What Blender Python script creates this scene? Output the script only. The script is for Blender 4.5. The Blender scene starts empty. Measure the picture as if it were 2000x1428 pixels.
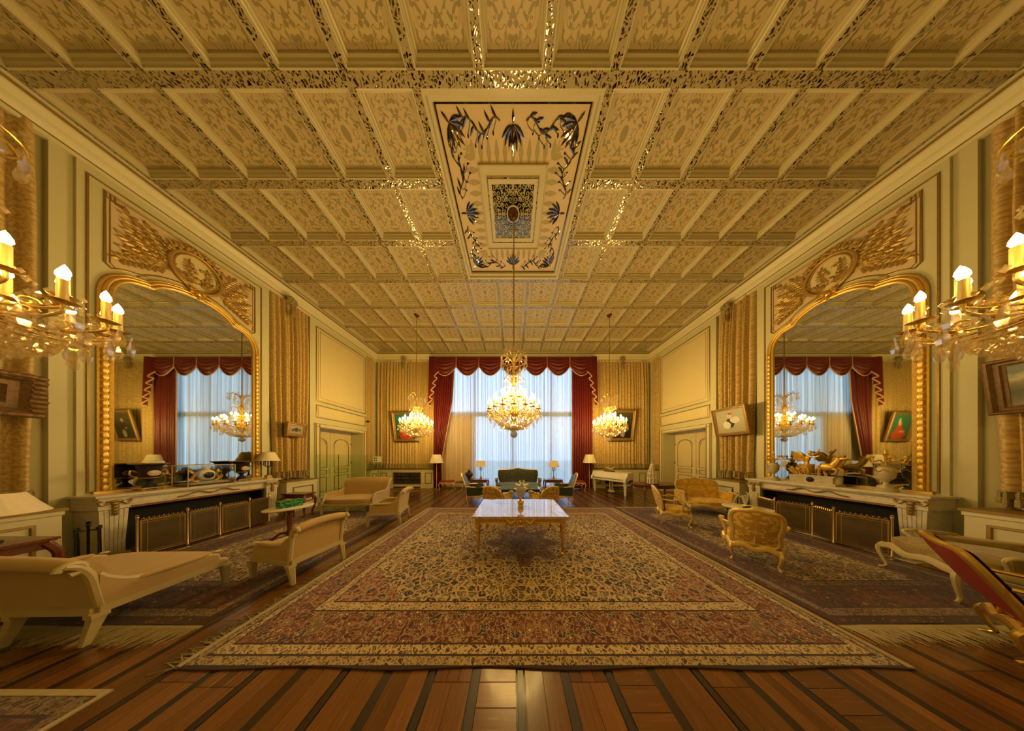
import bpy, math, random
from math import sin, cos, pi, radians, sqrt, atan2, hypot
from mathutils import Matrix, Vector
random.seed(7)
SC = bpy.context.scene
COL = SC.collection

# ---------------------------------------------------------------- camera, sky, exposure
cam_d = bpy.data.cameras.new('camera')
cam = bpy.data.objects.new('camera', cam_d); COL.objects.link(cam)
cam.location = (0, 0, 1.8); cam.rotation_euler = (pi/2, 0, 0)
cam_d.sensor_width = 36.0; cam_d.lens = 6.0
cam_d.shift_x = -0.001; cam_d.shift_y = 0.087
cam_d.clip_start = 0.02; cam_d.clip_end = 300
SC.camera = cam
world = bpy.data.worlds.new('daylight'); SC.world = world
world.use_nodes = True
wb = world.node_tree.nodes['Background']
wb.inputs[0].default_value = (0.50, 0.68, 1.0, 1); wb.inputs[1].default_value = 3.7
vs = SC.view_settings
vs.view_transform = 'Standard'; vs.look = 'None'; vs.gamma = 1.0; vs.use_curve_mapping = False
vs.exposure = 0.12
SC.cycles.max_bounces = 6; SC.cycles.diffuse_bounces = 2; SC.cycles.glossy_bounces = 4; SC.cycles.use_light_tree = False; SC.cycles.adaptive_threshold = 0.025
SC.cycles.transmission_bounces = 6; SC.cycles.transparent_max_bounces = 14
SC.cycles.sample_clamp_indirect = 6.0; SC.cycles.caustics_reflective = False; SC.cycles.caustics_refractive = False
FLAME, FLAME_NEAR = 400.0, 55.0     # brightness of the candle bulbs; the two near chandeliers are dimmed

# ---------------------------------------------------------------- mesh helpers
class MB:
    def __init__(s): s.v = []; s.f = []; s.M = Matrix.Identity(4); s.mi = []; s.cur = 0
    def add(s, vs_, fs):
        o = len(s.v); M = s.M
        s.v += [tuple(M @ Vector(p)) for p in vs_]
        s.f += [tuple(i + o for i in f) for f in fs]; s.mi += [s.cur]*len(fs)
        return s
    def box(s, x0, x1, y0, y1, z0, z1):
        return s.add([(x0,y0,z0),(x1,y0,z0),(x1,y1,z0),(x0,y1,z0),(x0,y0,z1),(x1,y0,z1),(x1,y1,z1),(x0,y1,z1)],
                     [(3,2,1,0),(4,5,6,7),(0,1,5,4),(1,2,6,5),(2,3,7,6),(3,0,4,7)])
    def taper(s, c0, a0, b0, c1, a1, b1):          # square post from centre c0 (half a0,b0) to c1
        vs_ = []
        for c, a, b in ((c0,a0,b0),(c1,a1,b1)):
            vs_ += [(c[0]-a,c[1]-b,c[2]),(c[0]+a,c[1]-b,c[2]),(c[0]+a,c[1]+b,c[2]),(c[0]-a,c[1]+b,c[2])]
        return s.add(vs_, [(3,2,1,0),(4,5,6,7),(0,1,5,4),(1,2,6,5),(2,3,7,6),(3,0,4,7)])
    def prism(s, poly, axis, a, b):                # polygon in the two other axes, extruded along axis
        n = len(poly)
        def P(u, w, t): return (t,u,w) if axis == 0 else ((u,t,w) if axis == 1 else (u,w,t))
        vs_ = [P(u,w,a) for u,w in poly] + [P(u,w,b) for u,w in poly]
        fs = [tuple(range(n-1,-1,-1)), tuple(range(n,2*n))] + [(i,(i+1)%n,n+(i+1)%n,n+i) for i in range(n)]
        return s.add(vs_, fs)
    def lathe(s, prof, n=16, c=(0,0,0), sx=1, sy=1, fac=None):
        vs_ = []; fs = []; m = len(prof)
        for r, z in prof:
            for k in range(n):
                a = 2*pi*k/n
                q = fac(a) if fac else 1
                vs_.append((c[0]+r*q*cos(a)*sx, c[1]+r*q*sin(a)*sy, c[2]+z))
        for j in range(m-1):
            for k in range(n):
                k2 = (k+1) % n
                fs.append((j*n+k, j*n+k2, (j+1)*n+k2, (j+1)*n+k))
        fs.append(tuple(range(n-1,-1,-1))); fs.append(tuple(range((m-1)*n, m*n)))
        return s.add(vs_, fs)
    def tube(s, pts, r, n=8, closed=False, sq=1.0):
        pts = [Vector(p) for p in pts]; m = len(pts); vs_ = []; fs = []
        rr = r if isinstance(r, (list, tuple)) else [r]*m
        up = None
        for i, p in enumerate(pts):
            if closed: t = pts[(i+1)%m]-pts[i-1]
            else: t = pts[min(i+1,m-1)]-pts[max(i-1,0)]
            if t.length < 1e-9: t = Vector((0,0,1))
            t.normalize()
            if up is None:
                up = Vector((0,0,1)) if abs(t.z) < 0.9 else Vector((1,0,0))
            a = t.cross(up)
            if a.length < 1e-6: a = t.cross(Vector((0.3,1,0.2)))
            a.normalize(); b = a.cross(t).normalized(); up = b
            for k in range(n):
                th = 2*pi*k/n
                vs_.append(tuple(p + a*rr[i]*cos(th) + b*rr[i]*sin(th)*sq))
        for i in range(m if closed else m-1):
            j = (i+1) % m
            for k in range(n):
                k2 = (k+1) % n
                fs.append((i*n+k, i*n+k2, j*n+k2, j*n+k))
        if not closed:
            fs.append(tuple(range(n-1,-1,-1))); fs.append(tuple(range((m-1)*n, m*n)))
        return s.add(vs_, fs)
    def sup(s, c, r, e=0.5, n=16, m=10):           # superellipsoid: e=1 ball, small e = soft box
        def pw(x): return math.copysign(abs(x)**e, x)
        vs_ = []; fs = []
        for j in range(1, m):
            ph = -pi/2 + pi*j/m
            for k in range(n):
                th = 2*pi*k/n
                vs_.append((c[0]+r[0]*pw(cos(ph))*pw(cos(th)), c[1]+r[1]*pw(cos(ph))*pw(sin(th)), c[2]+r[2]*pw(sin(ph))))
        b = len(vs_); vs_ += [(c[0],c[1],c[2]-r[2]), (c[0],c[1],c[2]+r[2])]
        for j in range(m-2):
            for k in range(n):
                k2 = (k+1) % n
                fs.append((j*n+k, j*n+k2, (j+1)*n+k2, (j+1)*n+k))
        for k in range(n):
            fs.append((b, (k+1)%n, k)); fs.append((b+1, (m-2)*n+k, (m-2)*n+(k+1)%n))
        return s.add(vs_, fs)
    def grid(s, fn, nu, nv):
        vs_ = [fn(i/nu, j/nv) for j in range(nv+1) for i in range(nu+1)]
        w = nu+1
        return s.add(vs_, [(j*w+i, j*w+i+1, (j+1)*w+i+1, (j+1)*w+i) for j in range(nv) for i in range(nu)])
    def slab(s, fn, nu, nv, off):                  # thick grid; off = thickness vector
        ov = Vector(off)
        a = [Vector(fn(i/nu, j/nv)) for j in range(nv+1) for i in range(nu+1)]
        w = nu+1; N = len(a)
        vs_ = [tuple(p) for p in a] + [tuple(p+ov) for p in a]
        fs = []
        for j in range(nv):
            for i in range(nu):
                q = (j*w+i, j*w+i+1, (j+1)*w+i+1, (j+1)*w+i)
                fs += [q, tuple(N+k for k in reversed(q))]
        for i in range(nu):
            fs += [(i+1, i, N+i, N+i+1), (nv*w+i, nv*w+i+1, N+nv*w+i+1, N+nv*w+i)]
        for j in range(nv):
            fs += [(j*w, (j+1)*w, N+(j+1)*w, N+j*w), ((j+1)*w+nu, j*w+nu, N+j*w+nu, N+(j+1)*w+nu)]
        return s.add(vs_, fs)
    def frame(s, u0, u1, w0, w1, prof, axis=1, base=0.0, sg=1.0):
        # mitred rectangular moulding: prof = [(inset, height)...] closed; lies in plane of the two other axes
        n = len(prof); vs_ = []; fs = []
        for cu, cw, du, dw in ((u0,w0,1,1),(u1,w0,-1,1),(u1,w1,-1,-1),(u0,w1,1,-1)):
            for ins, h in prof:
                u = cu+du*ins; w = cw+dw*ins; t = base+sg*h
                vs_.append((t,u,w) if axis == 0 else ((u,t,w) if axis == 1 else (u,w,t)))
        for i in range(4):
            j = (i+1) % 4
            for k in range(n):
                k2 = (k+1) % n
                fs.append((i*n+k, i*n+k2, j*n+k2, j*n+k))
        return s.add(vs_, fs)
    def leaf(s, p, d, nrm, L, W, t=0.006, curl=0.0):   # flat pointed leaf with a raised rib
        p = Vector(p); d = Vector(d).normalized(); nn = Vector(nrm).normalized(); w = d.cross(nn).normalized()
        vs_ = []
        st = [(0,0.12),(0.25,0.8),(0.5,1.0),(0.78,0.62),(1.0,0.03)]
        for u, q in st:
            c = p + d*L*u + w*(curl*L*u*u)
            vs_ += [tuple(c - w*W*q*0.5), tuple(c + nn*t), tuple(c + w*W*q*0.5)]
        fs = []
        for i in range(len(st)-1):
            a = i*3
            fs += [(a,a+1,a+4,a+3),(a+1,a+2,a+5,a+4)]
        return s.add(vs_, fs)
    def mesh(s, name, mat, smooth=True, ang=38):
        me = bpy.data.meshes.new(name)
        me.from_pydata(s.v, [], s.f)
        for m_ in (mat if isinstance(mat, (list, tuple)) else [mat]):
            if m_: me.materials.append(m_)
        if isinstance(mat, (list, tuple)): me.polygons.foreach_set('material_index', s.mi)
        if smooth:
            me.polygons.foreach_set('use_smooth', [True]*len(me.polygons))
            try: me.set_sharp_from_angle(angle=radians(ang))
            except Exception: pass
        me.update()
        return me
    def build(s, name, mat, parent=None, smooth=True, ang=38, loc=None, rz=0):
        return link(name, s.mesh(name, mat, smooth, ang), parent, loc, rz)
def fixn(me):
    import bmesh
    b = bmesh.new(); b.from_mesh(me); bmesh.ops.recalc_face_normals(b, faces=b.faces); b.to_mesh(me); b.free()
def link(name, data, parent=None, loc=None, rz=0):
    o = bpy.data.objects.new(name, data); COL.objects.link(o)
    if parent: o.parent = parent
    if loc: o.location = loc
    if rz: o.rotation_euler.z = rz
    return o
def tag(o, label, cat, group=None, kind=None):
    o['label'] = label; o['category'] = cat
    if group: o['group'] = group
    if kind: o['kind'] = kind
    return o
def thing(name, label, cat, loc=(0,0,0), rz=0, group=None):
    o = bpy.data.objects.new(name, None); COL.objects.link(o)
    o.empty_display_size = 0.1
    o.location = loc; o.rotation_euler.z = rz
    return tag(o, label, cat, group)
def struct(o, label, cat):
    o['kind'] = 'structure'; return tag(o, label, cat)
def kids(o): return [c for c in KID.get(o, [])]
KID = {}
def copy_tree(o, parent=None, label=None, loc=None, rz=None):
    c = o.copy(); COL.objects.link(c); c.parent = parent
    if label: c['label'] = label
    if loc is not None: c.location = loc
    if rz is not None: c.rotation_euler.z = rz
    for ch in list(o.children): copy_tree(ch, c)
    return c
def arc(c, r, a0, a1, n, ax=(0,1), h=0.0, r2=None):
    r2 = r2 or r; out = []
    for i in range(n+1):
        a = a0+(a1-a0)*i/n
        p = [h,h,h]; p[ax[0]] = c[0]+r*cos(a); p[ax[1]] = c[1]+r2*sin(a)
        out.append(tuple(p))
    return out
def bez(P, n=12):                                   # Catmull-Rom through the points
    P = [Vector(p) for p in P]; out = []
    for i in range(len(P)-1):
        p0 = P[max(i-1,0)]; p1 = P[i]; p2 = P[i+1]; p3 = P[min(i+2,len(P)-1)]
        for k in range(n):
            t = k/n
            out.append(tuple(0.5*((2*p1)+(p2-p0)*t+(2*p0-5*p1+4*p2-p3)*t*t+(3*p1-p0-3*p2+p3)*t**3)))
    out.append(tuple(P[-1])); return out
def lerp(a, b, t): return a+(b-a)*t
def T(x=0,y=0,z=0,rz=0,rx=0,ry=0,s=1):
    return Matrix.Translation((x,y,z)) @ Matrix.Rotation(rz,4,'Z') @ Matrix.Rotation(ry,4,'Y') @ Matrix.Rotation(rx,4,'X') @ Matrix.Scale(s,4)

# ---------------------------------------------------------------- material helpers
class NT:
    def __init__(s, name):
        s.m = bpy.data.materials.new(name); s.m.use_nodes = True
        s.t = s.m.node_tree; s.t.nodes.clear(); s.out = s.t.nodes.new('ShaderNodeOutputMaterial')
    def node(s, typ, ins=None, **kw):
        n = s.t.nodes.new(typ)
        for k, v in kw.items(): setattr(n, k, v)
        for k, v in (ins or {}).items(): s.put(n.inputs[k], v)
        return n
    def put(s, sock, v):
        if isinstance(v, bpy.types.NodeSocket): s.t.links.new(v, sock)
        elif v is not None:
            if isinstance(v, (tuple, list)) and len(v) == 3 and sock.type == 'RGBA': v = (*v, 1)
            sock.default_value = v
    def m_(s, op, a, b=None, c=None):
        n = s.node('ShaderNodeMath', operation=op); s.put(n.inputs[0], a)
        if b is not None: s.put(n.inputs[1], b)
        if c is not None: s.put(n.inputs[2], c)
        return n.outputs[0]
    def add(s,a,b): return s.m_('ADD',a,b)
    def sub(s,a,b): return s.m_('SUBTRACT',a,b)
    def mul(s,a,b): return s.m_('MULTIPLY',a,b)
    def lt(s,a,b): return s.m_('LESS_THAN',a,b)
    def gt(s,a,b): return s.m_('GREATER_THAN',a,b)
    def ab(s,a): return s.m_('ABSOLUTE',a)
    def mx(s,a,b): return s.m_('MAXIMUM',a,b)
    def mn(s,a,b): return s.m_('MINIMUM',a,b)
    def mod(s,a,b): return s.m_('PINGPONG',a,b)
    def inv(s,a): return s.m_('SUBTRACT',1.0,a)
    def mix(s, f, a, b):
        n = s.node('ShaderNodeMix', data_type='RGBA'); s.put(n.inputs[0], f); s.put(n.inputs[6], a); s.put(n.inputs[7], b)
        return n.outputs[2]
    def obj(s):
        return s.node('ShaderNodeTexCoord').outputs['Object']
    def sep(s, v):
        n = s.node('ShaderNodeSeparateXYZ', {0: v}); return n.outputs[0], n.outputs[1], n.outputs[2]
    def com(s, x, y, z=0.0):
        return s.node('ShaderNodeCombineXYZ', {0: x, 1: y, 2: z}).outputs[0]
    def vadd(s, a, b):
        return s.node('ShaderNodeVectorMath', {0: a, 1: b}, operation='ADD').outputs[0]
    def vmul(s, a, b):
        return s.node('ShaderNodeVectorMath', {0: a, 1: b}, operation='MULTIPLY').outputs[0]
    def noise(s, v, sc, det=2.0, ro=0.5, col=False):
        n = s.node('ShaderNodeTexNoise', {'Vector': v, 'Scale': sc, 'Detail': det, 'Roughness': ro})
        return n.outputs['Color' if col else 'Fac']
    def vor(s, v, sc, feat='F1', rnd=1.0):
        n = s.node('ShaderNodeTexVoronoi', feature=feat); s.put(n.inputs['Vector'], v); s.put(n.inputs['Scale'], sc); s.put(n.inputs['Randomness'], rnd)
        return n
    def ramp(s, f, stops, interp='LINEAR'):
        n = s.node('ShaderNodeValToRGB', {0: f}); cr = n.color_ramp; cr.interpolation = interp
        while len(cr.elements) < len(stops): cr.elements.new(0.5)
        for e, (p, c) in zip(cr.elements, stops): e.position = p; e.color = (*c, 1)
        return n.outputs[0]
    def bump(s, h, st=0.3, d=0.02):
        return s.node('ShaderNodeBump', {'Height': h, 'Strength': st, 'Distance': d}).outputs[0]
    def pbr(s, col, rough=0.5, metal=0.0, nrm=None, **kw):
        n = s.node('ShaderNodeBsdfPrincipled', {'Base Color': col, 'Roughness': rough, 'Metallic': metal})
        if nrm is not None: s.put(n.inputs['Normal'], nrm)
        for k, v in kw.items(): s.put(n.inputs[k.replace('_',' ')], v)
        return n.outputs[0]
    def done(s, sh): s.t.links.new(sh, s.out.inputs[0]); return s.m
def mat(name, col, rough=0.5, metal=0.0, var=0.0, vs_=8.0, bump=0.0, bs=40.0, **kw):
    n = NT(name); c = col; nr = None
    if var or bump: o = n.obj()
    if var:
        c = n.mix(n.noise(o, vs_, 3), tuple(x*(1-var) for x in col), tuple(min(1, x*(1+var)) for x in col))
    if bump: nr = n.bump(n.noise(o, bs, 2), bump, 0.01)
    return n.done(n.pbr(c, rough, metal, nr, **kw))

# ---------------------------------------------------------------- materials
def m_wood(name, c1, c2, rough=0.25, sx=60, sy=3.0, rnd=True, coat=0.3):
    n = NT(name); o = n.obj(); x, y, z = n.sep(o)
    r = n.m_('FRACT', n.add(n.node('ShaderNodeObjectInfo').outputs['Random'], n.node('ShaderNodeNewGeometry').outputs['Random Per Island']))
    v = n.com(n.add(n.mul(x, sx), n.mul(r, 57.0)), n.add(n.mul(y, sy), n.mul(r, 91.0)), n.mul(z, sx))
    g = n.noise(v, 1.0, 4, 0.6)
    c = n.mix(g, c1, c2)
    if rnd:
        k = n.node('ShaderNodeMapRange', {0: r, 3: 0.62, 4: 1.25}).outputs[0]
        c = n.node('ShaderNodeVectorMath', {0: c}, operation='SCALE'); n.put(c.inputs['Scale'], k); c = c.outputs[0]
    return n.done(n.pbr(c, n.add(rough, n.mul(g, 0.12)), 0, n.bump(g, 0.08, 0.004), Coat_Weight=coat, Coat_Roughness=0.12))
W_LIGHT = m_wood('oak_parquet', (0.105,0.037,0.007), (0.27,0.105,0.021), 0.20)
W_DARK = m_wood('walnut_strip', (0.012,0.005,0.003), (0.032,0.013,0.006), 0.30, rnd=False)
W_RED = m_wood('mahogany', (0.085,0.022,0.010), (0.20,0.06,0.022), 0.22, 50, 50, rnd=False)
W_BLACK = m_wood('ebonised_wood', (0.012,0.009,0.007), (0.04,0.025,0.016), 0.3, 40, 40, rnd=False)

WALL = mat('wall_paint', (0.58,0.53,0.30), 0.55, var=0.05, vs_=3)
PANEL = mat('panel_paint', (0.68,0.56,0.28), 0.5, var=0.04, vs_=2)
CREAM = mat('cream_paint', (0.66,0.59,0.35), 0.42, var=0.05, vs_=6)
LINE = mat('gold_brown_moulding', (0.30,0.19,0.05), 0.38, 0.35, var=0.25, vs_=14)
GILT = mat('gilt_carving', (0.70,0.45,0.10), 0.44, 0.75, var=0.3, vs_=25, bump=0.25, bs=60)
GOLD = mat('polished_gilt', (0.80,0.54,0.13), 0.25, 0.9, var=0.15, vs_=30)
ANTQ = mat('antique_gold_relief', (0.46,0.29,0.075), 0.42, 0.45, var=0.3, vs_=25)
BRASS = mat('brass', (0.75,0.55,0.22), 0.28, 1.0)
BRONZE = mat('dark_bronze', (0.075,0.055,0.03), 0.4, 0.6)
BLACK = mat('soot_and_shade_black', (0.006,0.005,0.004), 0.7)  # firebox soot, and the painted shade of the cabinet openings
IRON = mat('black_iron', (0.02,0.018,0.015), 0.45, 0.4)
MIRROR = mat('mirror_glass', (0.66,0.68,0.58), 0.015, 1.0)
CFAB = mat('cream_upholstery', (0.52,0.345,0.125), 0.75, var=0.10, vs_=5, bump=0.15, bs=260, Sheen_Weight=0.2)
CWOOD = mat('cream_lacquer', (0.56,0.45,0.22), 0.4, var=0.07, vs_=18)
LACQ = mat('ivory_piano_lacquer', (0.80,0.72,0.48), 0.22)
RAILW = mat('varnished_rail', (0.52,0.33,0.13), 0.4)
SHADE = mat('pleated_lampshade', (0.80,0.68,0.47), 0.8, var=0.05, vs_=30)
PORC = mat('ivory_porcelain', (0.80,0.70,0.50), 0.3, var=0.1, vs_=20)
STONE = mat('onyx_urn', (0.50,0.42,0.25), 0.25, var=0.3, vs_=14)
LEATH = mat('red_leather', (0.22,0.025,0.015), 0.5, var=0.2, vs_=6)
REDS = mat('crimson_seat', (0.26,0.03,0.025), 0.6, var=0.2, vs_=8)
COBALT = mat('cobalt_porcelain', (0.018,0.016,0.030), 0.15)
PAPER = mat('white_paper', (0.85,0.85,0.80), 0.7)
TCREAM = mat('cream_marble', (0.78,0.68,0.46), 0.2, var=0.08, vs_=9)
CANDLE = mat('candle_sleeve', (0.70,0.50,0.16), 0.35, 0.3)
FRINGE = mat('rug_fringe', (0.48,0.38,0.20), 0.9, var=0.2, vs_=30)

n = NT('candle_bulb'); FLAMEM = n.done(n.node('ShaderNodeEmission', {'Color': (1.0,0.65,0.18), 'Strength': FLAME}).outputs[0])
n = NT('dimmed_candle_bulb'); FLAMED = n.done(n.node('ShaderNodeEmission', {'Color': (1.0,0.65,0.18), 'Strength': FLAME_NEAR}).outputs[0])
# cut crystal: partly clear, partly glossy, a little milky where it catches light
n = NT('cut_crystal')
fr = n.node('ShaderNodeLayerWeight', {'Blend': 0.38}).outputs['Facing']
tr = n.node('ShaderNodeBsdfTransparent', {'Color': (0.97,0.93,0.84)}).outputs[0]
gl = n.node('ShaderNodeBsdfGlossy', {'Color': (1,0.95,0.85), 'Roughness': 0.06}).outputs[0]
tl = n.node('ShaderNodeBsdfTranslucent', {'Color': (1.0,0.93,0.8)}).outputs[0]
a_ = n.node('ShaderNodeMixShader', {0: n.add(0.14, n.mul(fr, 0.6)), 1: tr, 2: gl}).outputs[0]
CRYSTAL = n.done(n.node('ShaderNodeMixShader', {0: 0.07, 1: a_, 2: tl}).outputs[0])
def m_glass(name, tint, refl=0.12):
    n = NT(name)
    fr = n.mul(n.m_('POWER', n.node('ShaderNodeLayerWeight', {'Blend': 0.5}).outputs['Facing'], 5.0), 0.5)
    tr = n.node('ShaderNodeBsdfTransparent', {'Color': tint}).outputs[0]
    gl = n.node('ShaderNodeBsdfGlossy', {'Color': (1,1,1), 'Roughness': 0.01}).outputs[0]
    return n.done(n.node('ShaderNodeMixShader', {0: n.add(fr, refl*0.25), 1: tr, 2: gl}).outputs[0])
GLASS = m_glass('clear_glass', (0.96,0.97,0.95))
GGLASS = m_glass('green_barrier_glass', (0.92,0.975,0.89))
WGLASS = m_glass('window_glass', (0.95,0.98,1.0))
# sheer curtain
n = NT('white_sheer'); o = n.obj(); x, y, z = n.sep(o)            # random denser stripes; their grey tint stands in for fold shading
ga = n.node('ShaderNodeMapRange', {0: n.noise(n.com(n.mul(x, 26.0), 0.0, n.mul(z, 0.05)), 1.0, 3, 0.65), 1: 0.36, 2: 0.64}).outputs[0]
tr = n.node('ShaderNodeBsdfTransparent', {'Color': (0.95,0.97,1.0)}).outputs[0]
tl = n.node('ShaderNodeBsdfTranslucent', {'Color': n.mix(ga, (0.34,0.37,0.44), (0.97,0.97,1.0))}).outputs[0]
df = n.node('ShaderNodeBsdfDiffuse', {'Color': (0.80,0.78,0.72)}).outputs[0]
b_ = n.node('ShaderNodeMixShader', {0: 0.36, 1: tl, 2: df}).outputs[0]
SHEER = n.done(n.node('ShaderNodeMixShader', {0: n.add(0.97, n.mul(ga, -0.14)), 1: tr, 2: b_}).outputs[0])
# cream brocade with a woven mottled figure
n = NT('cream_brocade'); o = n.obj(); x, y, z = n.sep(o)
q = n.com(n.mul(n.add(x, y), 20), 0.0, n.mul(z, 22))
fg = n.noise(q, 1.0, 3, 0.6); fig = n.node('ShaderNodeMapRange', {0: fg, 1: 0.42, 2: 0.58}).outputs[0]
BROC = n.done(n.pbr(n.mix(fig, (0.42,0.27,0.085), (0.62,0.43,0.155)), n.add(0.5, n.mul(fig, 0.2)), 0, n.bump(n.noise(o, 300, 1), 0.12, 0.004)))
n = NT('knotted_tassel'); o = n.obj()
TASSEL = n.done(n.pbr(n.mix(n.noise(o, 45, 3, 0.7), (0.10,0.07,0.02), (0.58,0.44,0.18)), 0.8, 0, n.bump(n.noise(o, 60, 3), 0.8, 0.02)))
n = NT('crimson_velvet'); o = n.obj()
VELVET = n.done(n.pbr(n.mix(n.noise(o, 5, 3), (0.075,0.002,0.003), (0.155,0.005,0.005)), 0.5, 0, None, Sheen_Weight=0.25, Sheen_Roughness=0.35, Sheen_Tint=(0.8,0.12,0.08)))
BRAID = mat('rose_braid', (0.62,0.36,0.20), 0.7)
# white marble of the chimneypieces
n = NT('veined_white_marble'); o = n.obj(); w = n.noise(n.vadd(o, n.vmul(n.noise(o, 3, 3, col=True), (0.6,0.6,0.6))), 5, 4)
MARBLE = n.done(n.pbr(n.ramp(n.ab(n.sub(w, 0.5)), [(0.0,(0.60,0.53,0.39)),(0.04,(0.70,0.62,0.46)),(0.3,(0.74,0.66,0.49))]), 0.28))
n = NT('rose_breccia_marble'); o = n.obj(); w = n.noise(n.vadd(o, n.vmul(n.noise(o, 2.5, 4, col=True), (0.9,0.9,0.9))), 3.5, 5, 0.6)
PMARBLE = n.done(n.pbr(n.ramp(w, [(0.30,(0.16,0.07,0.05)),(0.42,(0.55,0.36,0.27)),(0.5,(0.68,0.56,0.46)),(0.6,(0.52,0.40,0.38)),(0.72,(0.76,0.62,0.48))]), 0.045, 0, None, Specular_IOR_Level=1.0, Coat_Weight=1.0, Coat_Roughness=0.02, Coat_IOR=1.9))
n = NT('blue_grey_marble'); o = n.obj()
BMARBLE = n.done(n.pbr(n.mix(n.noise(o, 9, 4), (0.14,0.24,0.24), (0.34,0.46,0.44)), 0.08, 0, None, Coat_Weight=0.8, Coat_Roughness=0.03))
n = NT('malachite'); o = n.obj(); w = n.m_('SINE', n.mul(n.noise(o, 8, 3), 46))
MALA = n.done(n.pbr(n.mix(n.node('ShaderNodeMapRange', {0: w, 1: -1.0, 2: 1.0}).outputs[0], (0.004,0.07,0.028), (0.05,0.40,0.16)), 0.15))
# figured silks
def m_silk(name, a, b, sc, th=0.5, rough=0.5):
    n = NT(name); o = n.obj(); x, y, z = n.sep(o)
    q = n.com(n.ab(x), n.mul(y, 0.9), z)
    f = n.noise(n.vadd(q, n.vmul(n.noise(q, sc*0.6, 2, col=True), (0.08,0.08,0.08))), sc, 3)
    g = n.node('ShaderNodeMapRange', {0: f, 1: th-0.03, 2: th+0.03}).outputs[0]
    return n.done(n.pbr(n.mix(g, a, b), rough, 0, None, Sheen_Weight=0.3))
YSILK = m_silk('yellow_damask', (0.60,0.33,0.018), (0.76,0.48,0.055), 11)
YTAP = m_silk('gold_tapestry', (0.46,0.26,0.035), (0.74,0.48,0.11), 16, 0.5, 0.7)
GSILK = m_silk('black_green_brocade', (0.003,0.006,0.004), (0.055,0.055,0.022), 15, 0.56)
BSILK = m_silk('blue_green_velvet', (0.025,0.05,0.048), (0.075,0.12,0.115), 16, 0.5, 0.6)
DGRN = mat('bottle_green_velvet', (0.010,0.022,0.014), 0.7, var=0.2, vs_=8, Sheen_Weight=0.3)
OLIVE = m_silk('olive_damask', (0.27,0.18,0.04), (0.36,0.25,0.065), 9)
# printed ceiling panel (mirror-symmetric scroll print in green-grey on cream)
n = NT('ceiling_print'); o = n.obj(); x, y, z = n.sep(o)
ax, ay = n.ab(x), n.ab(y)
q = n.com(ax, ay, 0.0)
q2 = n.vadd(q, n.vmul(n.vadd(n.noise(q, 7, 2, col=True), (-0.5,-0.5,-0.5)), (0.16,0.16,0.0)))
vd = n.vor(q2, 15); pet = n.lt(vd.outputs['Distance'], 0.42)
nz = n.noise(q2, 9, 1); scr = n.lt(n.ab(n.sub(nz, 0.5)), 0.028)
rr = n.m_('SQRT', n.add(n.mul(x, x), n.mul(y, y)))
blob = n.gt(n.noise(q, 5.2, 1), 0.45)
inside = n.mul(n.lt(ax, 0.32), n.lt(ay, 0.35))
corner = n.lt(n.add(ax, ay), 0.60)
pat = n.mul(n.mul(n.mx(n.mul(pet, blob), scr), inside), corner)
pat = n.mul(pat, n.gt(rr, 0.115))
pat = n.mx(pat, n.lt(n.m_('SQRT', n.add(n.mul(n.mul(x, x), 1.9), n.mul(y, y))), 0.085))
CPRINT = n.done(n.pbr(n.mix(pat, (0.50,0.38,0.19), (0.27,0.21,0.085)), 0.5))
COFF = mat('coffer_moulding', (0.53,0.45,0.25), 0.4, var=0.04, vs_=5)
# mirror-mosaic bands on the beams
n = NT('mirror_mosaic'); o = n.obj(); x, y, z = n.sep(o)
q = n.com(x, y, 0.0)
q2 = n.vadd(q, n.vmul(n.vadd(n.noise(q, 14, 2, col=True), (-0.5,-0.5,-0.5)), (0.10,0.10,0.0)))
vd = n.vor(q2, 24); ve = n.vor(q2, 24, 'DISTANCE_TO_EDGE')
glass = n.gt(ve.outputs['Distance'], 0.16)
nrm = n.bump(vd.outputs['Distance'], 0.35, 0.01)
A = n.pbr((0.34,0.26,0.12), 0.5); B = n.pbr(n.mix(n.sep(vd.outputs['Color'])[0], (0.05,0.04,0.02), (0.55,0.50,0.40)), 0.07, 1.0, nrm)
MOSAIC = n.done(n.node('ShaderNodeMixShader', {0: glass, 1: A, 2: B}).outputs[0])
DMIR = mat('inlaid_mirror', (0.20,0.18,0.16), 0.05, 1.0)
# pictures
def m_pic(name, stops, sc=2.5, fig=None):
    n = NT(name); o = n.obj(); x, y, z = n.sep(o)
    f = n.add(z, n.mul(n.sub(n.noise(o, 9*sc/2.5, 4, 0.65), 0.5), 0.35))
    c = n.ramp(f, stops)
    for (cx, cz, rx, rz, col) in (fig or []):
        u = n.m_('DIVIDE', n.sub(x, cx), rx); w = n.m_('DIVIDE', n.sub(z, cz), rz)
        d = n.add(n.add(n.mul(u, u), n.mul(w, w)), n.mul(n.sub(n.noise(o, 14, 2), 0.5), 0.9))
        c = n.mix(n.lt(d, 1.0), c, col)
    return n.done(n.pbr(c, 0.4))
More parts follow.
